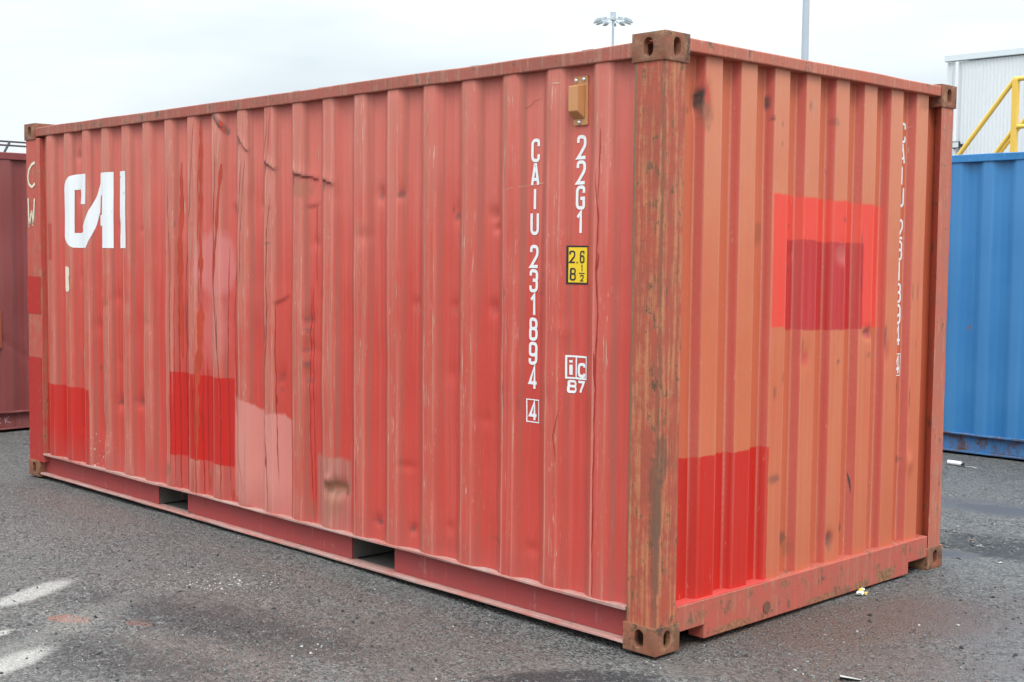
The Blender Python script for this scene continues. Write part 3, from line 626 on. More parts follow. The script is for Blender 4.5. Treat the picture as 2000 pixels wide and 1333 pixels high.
    link_mesh('side_panel', me, [M['side'], M_RUNW, M_RUN, M_SCR, M_BARE], root)
    # --- end wall
    ve = set(np.arange(0.14, 2.375, 0.013).round(4).tolist())
    for b in _ex:
        for d in (-.0035, 0, .0035): ve.add(round(float(b) + d, 4))
    ve = np.array(sorted(u for u in ve if 0.138 <= u <= 2.372)); ve = ve[np.concatenate([[True], np.diff(ve) > 0.0012])]
    me, U, V = grid_mesh('end_panel', ve, np.linspace(0.17, 2.535, 190), lambda u, v: (end_x(u, v), u, v))
    g = stain(U, V, [(.305, 2.33, .014, .055, 1.0), (.32, 2.29, .02, .03, .5), (.80, 2.37, .006, .03, .8), (.815, 2.30, .008, .01, .7), (1.10, 2.38, .006, .02, .6), (1.33, 2.32, .02, .02, .35), (1.42, 1.86, .014, .012, .55), (1.01, 1.82, .012, .01, .5), (1.39, 1.17, .01, .012, .9), (1.205, .99, .012, .03, .3), (.93, 1.12, .012, .03, .4), (1.645, 1.31, .03, .012, .6), (1.67, 1.29, .01, .02, .5), (1.66, 1.19, .04, .008, .3), (1.73, 1.4, .003, .1, .4), (1.70, 1.75, .004, .15, .4),
                         (1.83, 1.27, .006, .06, .6), (2.02, 1.0, .008, .05, .5), (2.09, 1.5, .004, .04, .5), (2.14, 1.5, .004, .05, .45), (.20, .6, .006, .15, .3), (.47, .68, .010, .12, .45), (1.0, .35, .04, .03, .6), (.87, .65, .04, .02, .5), (1.5, .33, .03, .03, .6), (1.35, .30, .025, .04, .7), (2.05, .62, .012, .02, .5), (.205, 1.6, .01, .02, .4), (.76, 1.78, .03, .05, .3), (.72, 1.72, .02, .03, .25), (.86, 1.05, .014, .03, .4), (1.0, 1.62, .02, .02, .3)])
    rub_glint = np.zeros_like(U)
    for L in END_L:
        for d_, k_ in ((-.019, .8), (0, .35), (.117, .5)): rub_glint = np.maximum(rub_glint, k_ * np.exp(-((U - L - d_) / .0042) ** 2) * np.clip(.4 + vnoise(U * 0 + L + d_, V, 1.8, 15), 0, 1))  # inner folds get a painted highlight, outer edges rubbed paint
    set_attr(me, 'rub_glint', rub_glint)
    set_attr(me, 'grime_shade', g)
    set_attr(me, 'rust', stain(U, V, [(.33, 2.28, .03, .07, .6), (.24, 2.29, .012, .014, .8), (.88, 2.28, .01, .012, .7), (.88, 2.19, .008, .012, .6), (.86, 2.34, .006, .01, .6), (2.15, 2.47, .05, .03, .5), (1.36, .28, .03, .04, .5), (1.03, .30, .03, .05, .45)]))
    bm = bmesh.new(); bm.from_mesh(me); fl = {n: bm.verts.layers.float[n] for n in ('grime_shade', 'rust', 'rub_glint')}
    for p, w in (([(1.125, 2.42), (1.125, 2.31)], .010), ([(1.112, 2.40), (1.14, 2.38)], .006), ([(1.11, 2.36), (1.145, 2.355)], .006), ([(.345, 2.40), (.36, 2.36)], .003), ([(1.21, 1.2), (1.23, 1.21)], .006), ([(1.26, 1.19), (1.29, 1.195)], .004), ([(2.02, 2.34), (2.07, 2.36)], .004), ([(1.2, 1.07), (1.22, 1.1), (1.25, 1.08)], .003), ([(2.06, 2.25), (2.06, 2.22)], .008)):
        ribbon(bm, p, w, end_pt, 0.0010, 1, seed=int(w * 9999), wob=.002)
    for i, (yy, z0, l) in enumerate([(.335, 2.42, .02), (.335, 2.08, .03), (1.2, 1.15, .05), (2.13, 1.25, .06), (2.08, 1.0, .12), (1.56, .6, .1), (1.08, 1.3, .06), (1.83, 1.2, .05), (1.3, 2.1, .03), (.6, 2.2, .02), (1.58, 1.8, .3)]):
        ribbon(bm, [(yy, z0), (yy + .004, z0 - l)], .004, end_pt, 0.0012, 2, seed=i, wob=.002)
    bm.to_mesh(me); bm.free()
    for p in me.polygons: p.use_smooth = True
    me.set_sharp_from_angle(angle=R(30))
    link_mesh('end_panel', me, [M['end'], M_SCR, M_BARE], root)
    # --- posts
    def post(pts, mat, z0=.112, z1=2.480):
        bm = bmesh.new(); n = 60; rows = []
        for i in range(n + 1):
            z = z0 + (z1 - z0) * i / n
            rows.append([bm.verts.new((p[0] + (float(vnoise(z, j * 3.1, 5, j)) - .5) * .003, p[1] + (float(vnoise(z, j * 5.3, 5, j + 9)) - .5) * .003, z)) for j, p in enumerate(pts)])
        m_ = len(pts)
        for a, b in zip(rows, rows[1:]):
            for j in range(m_): bm.faces.new((a[j], a[(j + 1) % m_], b[(j + 1) % m_], b[j]))
        bm.faces.new(rows[0][::-1]); bm.faces.new(rows[-1]); bmesh.ops.recalc_face_normals(bm, faces=bm.faces[:])
        return obj('corner_post', bm, mat, root, bevel=0.003)
    e = 0.006
    def arc(cx, cy, r, a0, a1, n=5): return [(cx + r * math.cos(R(a0 + (a1 - a0) * i / n)), cy + r * math.sin(R(a0 + (a1 - a0) * i / n))) for i in range(n + 1)]
    post([(-.165, e)] + arc(-e - .014, e + .014, .014, 270, 360) + [(-e, .142), (-.06, .142), (-.09, .10), (-.12, .055), (-.165, .055)], M['post'])
    post([(-e, WID - .148)] + [(-e, WID - e - .012), (-e - .012, WID - e)] + [(-.165, WID - e), (-.165, WID - .055), (-.078, WID - .060), (-.078, WID - .088)], M['railend'])
    lp = post([(-LEN + e, e + .01), (-LEN + e + .01, e), (-5.822, e), (-5.822, .10), (-5.96, .14), (-LEN + e, .14)], M['post2'])
    post([(-LEN + e, WID - e), (-5.822, WID - e), (-5.822, WID - .10), (-LEN + e, WID - .14)], M['post2'])
    bm = bmesh.new()
    lay(bm, [rect(-LEN + .010, -5.826, 1.205, 1.478), rect(-LEN + .012, -5.826, .118, .885)], post_pt, 0.0026, du=.5, dv=.5)
    obj('red_touch_up', bm, mat_paint_mark("fresh_red_post_paint", (0.40, 0.036, 0.030), chip=.60, rough=.4, under=(0.42, 0.16, 0.12)), lp)
    for i, st in enumerate(CW):
        bm = bmesh.new(); lay(bm, stroke_quads([Vector(p) for p in rounded([(*p, .5) for p in st], False, .03)], .020), lambda u, v, o: post_pt(u, v, .0032 + .0004 * i), 0, du=.5, dv=.5)
        obj('brushed_letter', bm, M_CREAM, lp)
    castings(root, M['cast'])
    # --- rails
    tr = rail_bar('top_rail', M['rail'], root, -LEN + .176, -.176, .004, .064, 2.493, 2.557, wav=.003, seed=1)
    rs = random.Random(3)
    for k, (u, t) in enumerate(((-2.93, 'M'), (-2.90, 'W'), (-2.84, '7'), (-2.81, '8'), (-2.78, 'I'), (-2.75, '2'), (-2.72, '0'), (-2.69, '3'), (-2.64, '7'), (-2.61, '5'), (-2.58, '2'), (-2.55, '1'))):
        bm = bmesh.new(); ribbon(bm, [(u + rs.uniform(-.004, .004), 2.538), (u + rs.uniform(-.006, .006), 2.516)], .0035, lambda a, b, o: (a, .0055 - o, b), .0042, seed=k, wob=.001)
        if k % 3: ribbon(bm, [(u - .006, 2.53 - .004 * (k % 2)), (u + .012, 2.529)], .003, lambda a, b, o: (a, .0055 - o, b), .0046, seed=k, wob=.001)
        obj('worn_stencil_mark', bm, M_SCR, tr)
    rail_bar('top_rail', M['rail'], root, -LEN + .176, -.176, WID - .064, WID - .004, 2.493, 2.557, wav=.002, seed=2)
    def cross_rail(name, mat, x0, x1, y0, y1, z0, z1, bevel=.006):
        bm = bmesh.new(); n = 28; rows = []
        for i in range(n + 1):
            y = y0 + (y1 - y0) * i / n; w = lambda k: (float(vnoise(y, k * 7.7, 3.0, 40 + k)) - 0.5) * .004
            rows.append([bm.verts.new(p) for p in ((x0, y, z0), (x1 + w(1), y, z0 + w(2)), (x1 + w(3), y, z1 + w(4)), (x0, y, z1))])
        for a, b in zip(rows, rows[1:]):
            for j in range(4): bm.faces.new((a[j], a[(j + 1) % 4], b[(j + 1) % 4], b[j]))
        bm.faces.new(rows[0][::-1]); bm.faces.new(rows[-1]); bmesh.ops.recalc_face_normals(bm, faces=bm.faces[:])
        return obj(name, bm, mat, root, bevel=bevel)
    cross_rail('top_rail', M['railend'], -.085, -.003, .160, WID - .160, 2.524, 2.580)
    cross_rail('top_rail', M['railend'], -LEN + .006, -LEN + .10, .160, WID - .160, 2.49, 2.580)
    # end sill with a notch beside each corner casting
    bm = bmesh.new()
    pts = [(.160, .118), (.160, .074), (.336, .074), (.336, .012), (2.083, .012), (2.083, .072), (2.278, .072), (2.278, .186), (.142, .186), (.142, .118)]
    prism(bm, pts, lambda u, v: (-.004, u, v), lambda u, v: (-.090, u, v)); bmesh.ops.recalc_face_normals(bm, faces=bm.faces[:])
    sl = obj('end_sill', bm, M['sill'], root, bevel=.004)
    bm = bmesh.new()
    lay(bm, [[(.80, .098), (.826, .085), (.826, .052), (.80, .038), (.776, .052), (.776, .085)]], lambda u, v, o: (-.004 + .004, u, v), 0, du=1, dv=1)
    obj('weld_plate', bm, mat_plain("rusty_weld_plate", (.17, .075, .05), .7, var=.3), sl)
    # bright red overspray on the sill ledge under the low patch
    bm = bmesh.new(); lay(bm, [rect(.145, .836, -.088, -.008)], lambda u, v, o: (v, u, .1875), 0, du=.05, dv=1)
    obj('sill_overspray', bm, mat_plain("pinkish_red_overspray", (.52, .075, .065), .4, var=.15, scale=30), sl)
    bm = bmesh.new(); prism(bm, [(.160, .02), (2.28, .02), (2.28, .18), (.16, .18)], lambda u, v: (-LEN + .006, u, v), lambda u, v: (-LEN + .09, u, v)); bmesh.ops.recalc_face_normals(bm, faces=bm.faces[:])
    obj('end_sill', bm, M['sill'], root, bevel=.004)
    # --- bottom side rails: a channel, open outwards, cut by two fork pockets
    PK = [(-4.215, -3.850), (-2.150, -1.785)]
    for side in (0, 1):
        f = (lambda y: y) if side == 0 else (lambda y: WID - y)
        bm = bmesh.new(); xs = [-LEN + .18, PK[0][0], PK[0][1], PK[1][0], PK[1][1], -.18]
        for a, b in ((0, 1), (2, 3), (4, 5)):
            y0, y1 = sorted((f(.050), f(.058))); bx(bm, xs[a], xs[b], y0, y1, .0322, .1648)
        br = obj('bottom_rail', bm, M['brail'], root)
        y0, y1 = sorted((f(.0045), f(.075)))
        rail_bar('rail_flange', M['flange'], br, -LEN + .178, -.172, f(.0045), f(.075), .166, .1785, step=.045, wav=.0035, seed=11 + side, bevel=.002)
        rail_bar('rail_flange', M['flange'], br, -LEN + .178, -.176, f(.0055), f(.085), .0185, .031, step=.06, wav=.0022, seed=21 + side, bevel=.002)
    for a, b in PK:
        bm = bmesh.new()
        bx(bm, a - .006, a, .060, WID - .060, .034, .160); bx(bm, b, b + .006, .060, WID - .060, .034, .160)
        bx(bm, a, b, .0865, .42, .020, .026); bx(bm, a, b, WID - .42, WID - .0865, .020, .026); bx(bm, a + .001, b - .001, .060, WID - .060, .1545, .160)
        obj('fork_pocket', bm, M['inner'], root)
    bm = bmesh.new()
    edges = [-LEN + .10, PK[0][0] - .02, PK[0][1] + .02, PK[1][0] - .02, PK[1][1] + .02, -.10]
    for a, b in ((0, 1), (2, 3), (4, 5)):
        n = max(1, int((edges[b] - edges[a]) / .35))
        for i in range(n):
            x = edges[a] + (edges[b] - edges[a]) * (i + .5) / n; bx(bm, x - .022, x + .022, .09, WID - .09, .04, .155)
    obj('cross_member', bm, M['under'], root)
    bm = bmesh.new(); bx(bm, -LEN + .07, -.095, .078, WID - .078, .1605, .190); obj('floor', bm, M['under'], root)
    # --- roof, far wall and door end
    bm = bmesh.new(); n = 24
    xs = np.linspace(-LEN + .105, -.09, n * 4 + 1)
    rows = [[bm.verts.new((float(x), y, 2.556 + .012 * (1 if i % 4 in (1, 2) else 0))) for y in (.066, WID - .066)] for i, x in enumerate(xs)]
    for a, b in zip(rows, rows[1:]): bm.faces.new((a[0], b[0], b[1], a[1]))
    obj('roof', bm, M['railend'], root)
    bm = bmesh.new(); n = 20; prev = None
    for i in range(n * 4 + 1):
        x = -5.83 + (5.83 - .165) * i / (n * 4); y = WID - (.012 if i % 4 in (1, 2) else .048)
        cur = [bm.verts.new((x, y, .17)), bm.verts.new((x, y, 2.50))]
        if prev: bm.faces.new((prev[0], prev[1], cur[1], cur[0]))
        prev = cur
    obj('side_panel', bm, M['railend'], root)
    for s in (0, 1):
        y0 = .15 + s * 1.072; bm = bmesh.new(); bx(bm, -LEN + .03, -LEN + .08, y0, y0 + 1.066, .185, 2.488)
        for k in range(5): bx(bm, -LEN + .018, -LEN + .03, y0 + .08, y0 + .99, .35 + k * .42, .55 + k * .42)
        d = obj('door', bm, M['railend'], root)
        for q in (.25, .75):
            bm = bmesh.new(); tube(bm, (-LEN + .004, y0 + q * 1.066, .2), (-LEN + .004, y0 + q * 1.066, 2.47), .016); obj('lock_bar', bm, M_STEEL, d)
    # --- markings on the side wall
    W_, H_, SW = .055, .1055, .0150
    bm = bmesh.new()
    for i, ch in enumerate('CAIU'): glyph(bm, ch, -.783, 2.093 - i * .1097, W_, H_, SW, side_pt, .0018)
    obj('owner_code', bm, M_WHITE, root); bm = bmesh.new()
    for i, ch in enumerate('231894'): glyph(bm, ch, -.783, 1.614 - i * .1103, W_, H_, SW, side_pt, .0018)
    obj('serial_number', bm, M_WHITE, root)
    bm = bmesh.new(); frame2d(bm, -.822, -.742, .907, 1.015, .0050, side_pt, .0018); glyph(bm, '4', -.783, .917, .052, .088, .0145, side_pt, .0018)
    obj('check_digit', bm, M_WHITE, root)
    bm = bmesh.new()
    for i, ch in enumerate('22G1'): glyph(bm, ch, -.500, 2.093 - i * .1095, W_, H_, SW, side_pt, .0018)
    obj('size_code', bm, M_WHITE, root)
    bm = bmesh.new(); lay(bm, LOGO, side_pt, .0016, du=.0125, dv=.05); obj('owner_logo', bm, M_LOGO, root)
    bm = bmesh.new(); lay(bm, [[(-5.436, 1.557), (-5.395, 1.557), (-5.378, 1.545), (-5.374, 1.50), (-5.386, 1.48), (-5.376, 1.40), (-5.390, 1.382), (-5.420, 1.378), (-5.436, 1.39)]], side_pt, .0016, du=.0125, dv=.05); obj('painted_dash', bm, M_CREAM, root)
    bm = bmesh.new(); lay(bm, [rect(-.563, -.445, 1.547, 1.717)], side_pt, .0020, du=.01, dv=.05)
    st = obj('height_sticker', bm, M_BLK, root)
    bm = bmesh.new(); lay(bm, [rect(-.553, -.450, 1.555, 1.709)], side_pt, .0032, du=.01, dv=.05); obj('sticker_field', bm, M_YEL, st)
    bm = bmesh.new(); o_ = .0044
    glyph(bm, '2', -.537, 1.640, .027, .055, .0070, side_pt, o_); glyph(bm, '.', -.512, 1.640, .010, .055, .0070, side_pt, o_); glyph(bm, '6', -.482, 1.640, .027, .055, .0070, side_pt, o_)
    glyph(bm, '8', -.533, 1.563, .028, .056, .0072, side_pt, o_)
    glyph(bm, '1', -.483, 1.603, .013, .030, .0050, side_pt, o_); lay(bm, [rect(-.500, -.466, 1.5935, 1.5975)], side_pt, o_, du=.01); glyph(bm, '2', -.482, 1.560, .020, .029, .0048, side_pt, o_)
    obj('sticker_figures', bm, M_BLK, st)
    bm = bmesh.new()
    frame2d(bm, -.564, -.447, 1.127, 1.232, .0085, side_pt, .0018); lay(bm, [rect(-.517, -.509, 1.1356, 1.2234)], side_pt, .0018, du=.01)
    glyph(bm, 'i', -.540, 1.138, .026, .082, .0140, side_pt, .0018); glyph(bm, 'c', -.481, 1.136, .046, .092, .0130, side_pt, .0018)
    glyph(bm, '8', -.533, 1.064, .046, .058, .0110, side_pt, .0018); glyph(bm, '7', -.483, 1.064, .044, .058, .0110, side_pt, .0018)
    obj('railway_code', bm, M_WHITE, root)
    # end-wall number, painted down a recess so that the ridge hides most of it
    bm = bmesh.new(); cx = 2.018
    for i, ch in enumerate('CAIU'): glyph(bm, ch, cx, 2.268 - i * .1097, W_, H_, .014, end_pt, .0016)
    obj('owner_code', bm, M_WHITE, root); bm = bmesh.new()
    for i, ch in enumerate('231894'): glyph(bm, ch, cx, 1.772 - i * .1103, W_, H_, .014, end_pt, .0016)
    obj('serial_number', bm, M_WHITE, root); bm = bmesh.new()
    frame2d(bm, cx - .038, cx + .036, 1.060, 1.178, .0050, end_pt, .0016); glyph(bm, '4', cx + .003, 1.072, .052, .096, .0145, end_pt, .0016)
    obj('check_digit', bm, M_WHITE, root)
    # --- ventilator
    vn = bpy.data.objects.new('ventilator', None); COL.objects.link(vn); vn.parent = root; vn.location = (-.506, .046, 2.345)
    bm = bmesh.new(); bx(bm, -.043, .043, -.005, .004, -.106, .108); obj('mounting_plate', bm, M_VENT, vn, bevel=.004)
    bm = bmesh.new(); y0, y1 = -.0052, -.044
    A = [bm.verts.new(p) for p in ((-.040, y0, -.078), (.030, y0, -.078), (.030, y0, .070), (-.040, y0, .070))]
    B = [bm.verts.new(p) for p in ((-.036, y1, -.046), (.019, y1, -.046), (.019, y1, .064), (-.036, y1, .064))]
    for i in range(4): bm.faces.new((A[i], A[(i + 1) % 4], B[(i + 1) % 4], B[i]))
    bm.faces.new(B); bm.faces.new(A[::-1]); bmesh.ops.recalc_face_normals(bm, faces=bm.faces[:]); obj('vent_hood', bm, M_VENT, vn, bevel=.004)
    for u, v in ((-.024, .090), (.022, .092), (-.004, -.092)):
        bm = bmesh.new(); bmesh.ops.create_uvsphere(bm, u_segments=12, v_segments=8, radius=.0105)
        for q in bm.verts: q.co = (q.co.x + u, q.co.y * .7 - .006, q.co.z + v)
        obj('screw', bm, M_STEEL, vn, smooth=True)
    return root

# ------------------------------------------------------------------ the other two containers
def yard_container(label, loc, rz, C, light):
    root = thing('shipping_container', label, 'container', loc, rz, 'shipping containers in the yard')
    m = Mat(C['name'] + "_panel_paint"); x, y, z = m.x, m.y, m.z
    st = m.noise(1, 4, 0.6, sc=(30, 3, .7)); bl = m.noise(1.4, 5, .6, off=C['off']); fl = m.noise(1, 4, .7, sc=(60, 60, 18)); mid = m.noise(6, 4, .6)
    c = m.mix(bl.sm(.3, .7), C['a'], C['b']); c = m.mix(st.sm(.5, .8) * .4, c, C['c'])
    c = m.mix(y.sm(.03, .013) * .35, c, C['c'])
    c = m.mix((fl.sm(.67, .70) * z.sm(1.2, .3) * mid.sm(.45, .6)).clamp() * C['fleck'], c, (.62, .58, .55))
    c = m.mix((fl * .5 + mid * .6).sm(.70, .74) * C['rustk'], c, (.20, .08, .05))
    panel = m.done(c, .42, spec=.45)
    rail = mat_worn(C['name'] + "_rail_paint", C['b'], C['a'], C['c'], (.12, .06, .04), .15, C['rr'], 'z')
    brail = mat_worn(C['name'] + "_bottom_rail_paint", C['b'], C['a'], C['c'], (.11, .055, .035), .1, C['rr2'], 'z', soil=.2)
    def wall(name, y_out, y_in, x0, x1, flip, parent):
        xs, d = [x0], [1]; k = 0; L = x1 - C['ph']
        while L - .07 > x0: xs += [L - .068, L, L + .074, L + .142]; d += [1, 0, 0, 1]; L -= .2805
        xs += [x1]; d += [1]; o = np.argsort(xs); X = np.array(xs)[o]; D = np.array(d, float)[o]
        us = np.unique(np.clip(np.concatenate([X - .004, X + .004, np.arange(x0, x1, .05)]), x0, x1).round(4))
        fn = lambda u, v: (u, y_out + (y_in - y_out) * (np.interp(u - .004, X, D) + np.interp(u + .004, X, D)) / 2 + (vnoise(u, v, 2.2, C['seed']) - .5) * .012 + C.get('buckle', 0) * np.exp(-((v - .62 + .3 * np.sin(u * 3)) / .03) ** 2), v)
        me, U, V = grid_mesh(name, us, np.linspace(.172, 2.50, 60), fn, flip)
        for p in me.polygons: p.use_smooth = True
        me.set_sharp_from_angle(angle=R(24)); return link_mesh(name, me, panel, parent)
    pan = wall('side_panel', .014, .050, -5.85, -.165, False, root)
    wall('side_panel', WID - .014, WID - .050, -5.85, -.165, True, root)
    for xa, xb in ((-.165, -.006), (-LEN + .006, -5.85)):
        for s in (0, 1):
            bm = bmesh.new(); a, b = sorted((.006, .15)); ya, yb = (a, b) if s == 0 else (WID - b, WID - a)
            bx(bm, min(xa, xb), max(xa, xb), ya, yb, .112, 2.48); obj('corner_post', bm, rail, root, bevel=.008)
    castings(root, mat_worn(C['name'] + "_casting", C['b'], (.15, .08, .05), (.2, .12, .08), (.08, .05, .035), .3, .6, 'n', rough=.7))
    for s in (0, 1):
        ya, yb = (.004, .064) if s == 0 else (WID - .064, WID - .004)
        rail_bar('top_rail', rail, root, -LEN + .176, -.176, ya, yb, 2.490, 2.556, wav=.004, seed=31 + s + C['seed'])
        ya, yb = (.045, .055) if s == 0 else (WID - .055, WID - .045)
        bm = bmesh.new(); bx(bm, -LEN + .18, -.18, ya, yb, .0322, .1648); br = obj('bottom_rail', bm, brail, root)
        ya, yb = (.004, .07) if s == 0 else (WID - .07, WID - .004)
        rail_bar('rail_flange', brail, br, -LEN + .178, -.176, ya, yb, .166, .179, step=.06, wav=.004, seed=41 + s, bevel=.002)
        rail_bar('rail_flange', brail, br, -LEN + .178, -.176, ya, yb, .014, .030, step=.06, wav=.003, seed=51 + s, bevel=.002)
    for xa, xb in ((-.085, -.004), (-LEN + .004, -LEN + .085)):
        bm = bmesh.new(); bx(bm, xa, xb, .162, WID - .162, 2.50, 2.575); obj('top_rail', bm, rail, root, bevel=.006)
        bm = bmesh.new(); bx(bm, xa, xb, .162, WID - .162, .02, .18); obj('end_sill', bm, brail, root, bevel=.004)
    bm = bmesh.new(); prev = None
    for i in range(33):
        yy = .15 + (WID - .30) * i / 32; xx = -.03 if i % 4 in (1, 2) else -.07
        cur = [bm.verts.new((xx, yy, .175)), bm.verts.new((xx, yy, 2.505))]
        if prev: bm.faces.new((prev[0], cur[0], cur[1], prev[1]))
        prev = cur
    obj('end_panel', bm, panel, root)
    for s in (0, 1):
        y0 = .15 + s * 1.072; bm = bmesh.new(); bx(bm, -LEN + .03, -LEN + .08, y0, y0 + 1.066, .185, 2.495)
        d = obj('door', bm, panel, root)
        for q in (.25, .75):
            bm = bmesh.new(); tube(bm, (-LEN + .012, y0 + q * 1.066, .2), (-LEN + .012, y0 + q * 1.066, 2.47), .016); obj('lock_bar', bm, M_STEEL, d)
    bm = bmesh.new(); bx(bm, -LEN + .09, -.09, .066, WID - .066, 2.535, 2.552); obj('roof', bm, rail, root)
    bm = bmesh.new(); bx(bm, -LEN + .09, -.09, .075, WID - .075, .10, .165); obj('floor', bm, RED['under'], root)
    return root, pan

# ------------------------------------------------------------------ ground
PUD = [(-.62, 4.40, .62, .26, .12), (-.20, 2.84, .20, .15, .3)]
def ground_z(x, y):
    z = (vnoise(x, y, .45, 1) - .5) * .020 + (vnoise(x, y, 1.7, 2) - .5) * .010 + (vnoise(x, y, 7, 3) - .5) * .006
    for cx, cy, a, b, rot in PUD:
        du, dv = x - cx, y - cy; p = (du * math.cos(rot) + dv * math.sin(rot)) / a; q = (dv * math.cos(rot) - du * math.sin(rot)) / b
        z = z - .028 * np.exp(-(p * p + q * q) * 1.1)
    z = z - .008 * np.exp(-(((x + .05) / .30) ** 2 + ((y + .50) / .30) ** 2)) + (vnoise(x, y, 16, 5) - .5) * .02 * np.exp(-(((x + .05) / .36) ** 2 + ((y + .50) / .36) ** 2))
    z = z - .02 * np.exp(-(((x - .05) / .5) ** 2 + ((y - 3.2) / .3) ** 2)) + (vnoise(x, y, 13, 7) - .5) * .03 * np.exp(-(((x - .0) / .6) ** 2 + ((y - 3.25) / .35) ** 2))
    z = z + (vnoise(x, y, 11, 8) - .5) * .016 * np.exp(-(((x + 1.9) / .7) ** 2 + ((y + 1.3) / .4) ** 2))
    return z - .010
def axis(lo, hi, step, far):
    a = list(np.arange(lo, hi + 1e-6, step)); s = step; x = hi
    while x < far: s *= 1.35; x += s; a.append(x)
    s = step; x = lo
    while x > -far: s *= 1.35; x -= s; a.insert(0, x)
    return np.array(a)
def ground():
    me, U, V = grid_mesh('ground', axis(-5.0, 2.2, .04, 900), axis(-3.2, 6.4, .04, 900), lambda u, v: (u, v, ground_z(u, v)))
    for p in me.polygons: p.use_smooth = True
    m = Mat("gritty_asphalt"); x, y = m.x, m.y
    big = m.noise(.55, 4, .55); mid = m.noise(2.6, 5, .65, off=(3, 1, 0)); sm_ = m.noise(12, 4, .65, off=(1, 9, 0)); fine = m.noise(80, 3, .7)
    vc = m.voro(82, 'Color'); r1, r2, r3 = m.sepx(vc); vd = m.voro(82, 'Distance')
    vc2 = m.voro(48, 'Color'); q1, q2, q3 = m.sepx(vc2)
    c = m.mix(big.sm(.3, .7), (.080, .078, .072), (.112, .110, .104))
    c = m.mix(mid.sm(.40, .66) * .75, c, (.058, .057, .053))
    grit = m.mix(r1.sm(.05, .95), (.020, .021, .021), (.215, .218, .209)); grit = m.mix(r2.sm(.82, .9) * .7, grit, (.20, .155, .14)); grit = m.mix(r3.sm(.95, .97) * .7, grit, (.32, .32, .30))
    gk = (sm_ * .5 + mid * .7).sm(.42, .72).lin(0, 1, .26, .74)
    c = m.mix(gk, c, grit)
    c = m.mix(q1.sm(.86, .90) * .8 * sm_.sm(.35, .6), c, (.030, .031, .033)); c = m.mix((m.noise(42, 4, .75, off=(5, 5, 5)) * .7 + sm_ * .3).sm(.43, .36) * .7, c, (.026, .027, .027))  # dark stones, then pit shadows painted in as dark flecks
    # reddish-brown mud trodden into the surface
    mud = (m.ell(x, y, .30, 1.10, .85, .36, rot=1.15, n=(mid - .5) * 1.5, soft=.5)).max(m.ell(x, y, .55, .55, .6, .35, rot=.9, n=(mid - .5) * 2.0, soft=.6) * .7).max(m.ell(x, y, -1.0, -.75, 1.1, .35, rot=.15, n=(mid - .5) * 2.2, soft=.6) * .4).max(m.ell(x, y, -1.2, -1.35, .5, .3, n=(mid - .5) * 2.5, soft=.6) * .45)
    mk = (mud * (sm_ * .8 + fine * .5).sm(.34, .66)).clamp(); c = m.mix(mk * .9, c, m.mix(r2 * .6, (.098, .066, .052), (.135, .100, .084)))
    rm = m.ell(x, y, -2.19, -1.53, .115, .055, rot=.55, n=(sm_ - .5) * 1.6, soft=.15).max(m.ell(x, y, -1.92, -1.32, .08, .04, rot=.5, n=(sm_ - .5) * 2.6, soft=.2) * .6)
    c = m.mix(rm * .85, c, (.23, .095, .065))
    c = m.mix(m.ell(x, y, -1.75, -.30, 1.2, .10, rot=0, n=(sm_ - .5) * 1.8, soft=.5) * .22, c, (.15, .09, .07))
    c = m.mix(m.ell(x, y, -4.6, -.28, .7, .16, n=(sm_ - .5) * 2, soft=.5) * .28, c, (.17, .10, .085))
    # damp smoother ground on the right, oily dark grit in the hollows
    c = m.mix(m.ell(x, y, 1.25, 1.6, .55, 1.1, n=(mid - .5) * 1.4, soft=.6) * .35, c, (.125, .130, .142))
    dk = m.ell(x, y, -.09, -.42, .36, .12, rot=.89, n=(sm_ - .5) * 1.1, soft=.25).max(m.ell(x, y, -.02, 3.2, .50, .30, rot=.2, n=(sm_ - .5) * 1.6, soft=.4)).max(m.ell(x, y, -1.7, -1.05, .8, .22, rot=.25, n=(sm_ - .5) * 2.2, soft=.6) * .8).max(m.ell(x, y, -1.55, -1.65, .6, .2, rot=.3, n=(sm_ - .5) * 2.2, soft=.6) * .7)
    c = m.mix((dk * (sm_ * .7 + r1 * .5).sm(1.05, .62)).clamp() * .92, c, (.020, .021, .023))
    wet = m.ell(x, y, *PUD[0][:4], rot=.12, n=(sm_ - .5) * .7, soft=.2).max(m.ell(x, y, *PUD[1][:4], rot=.3, n=(sm_ - .5) * .8, soft=.2))
    c = m.mix(wet * .8, c, (.062, .060, .062))
    # splashed lime-white paint
    wp = m.ell(x, y, -2.72, -1.46, .27, .080, rot=2.05, n=(sm_ - .5) * .9, soft=.40).max(m.ell(x, y, -1.76, -1.98, .22, .075, rot=2.05, n=(sm_ - .5) * .9, soft=.42)).max(m.ell(x, y, -2.17, -1.86, .09, .035, rot=2.05, n=(sm_ - .5) * 1.2, soft=.3))
    c = m.mix((wp * (r1 * .35 + sm_ * .6 + .42)).clamp() * .88, c, (.39, .38, .355))
    c = m.mix((m.ell(x, y, -2.0, -1.75, .75, .10, rot=2.05, n=(sm_ - .5) * 1.5, soft=.7) * .28), c, (.30, .29, .26))
    m.bump((r1 * .55 + fine * .5 - vd * .8) * (1.0 - wet) * gk.lin(0, 1, .7, 1.2) + sm_ * .9 + m.noise(24, 5, .7, off=(2, 2, 2)) * 1.2, .016, 1.0)
    mt = m.done(c, (fine * .25 + .50 - big * .12 - mk * .14) * (1.0 - wet) + wet * .45, spec=.4)
    return tag(link_mesh('ground', me, mt), kind='structure')
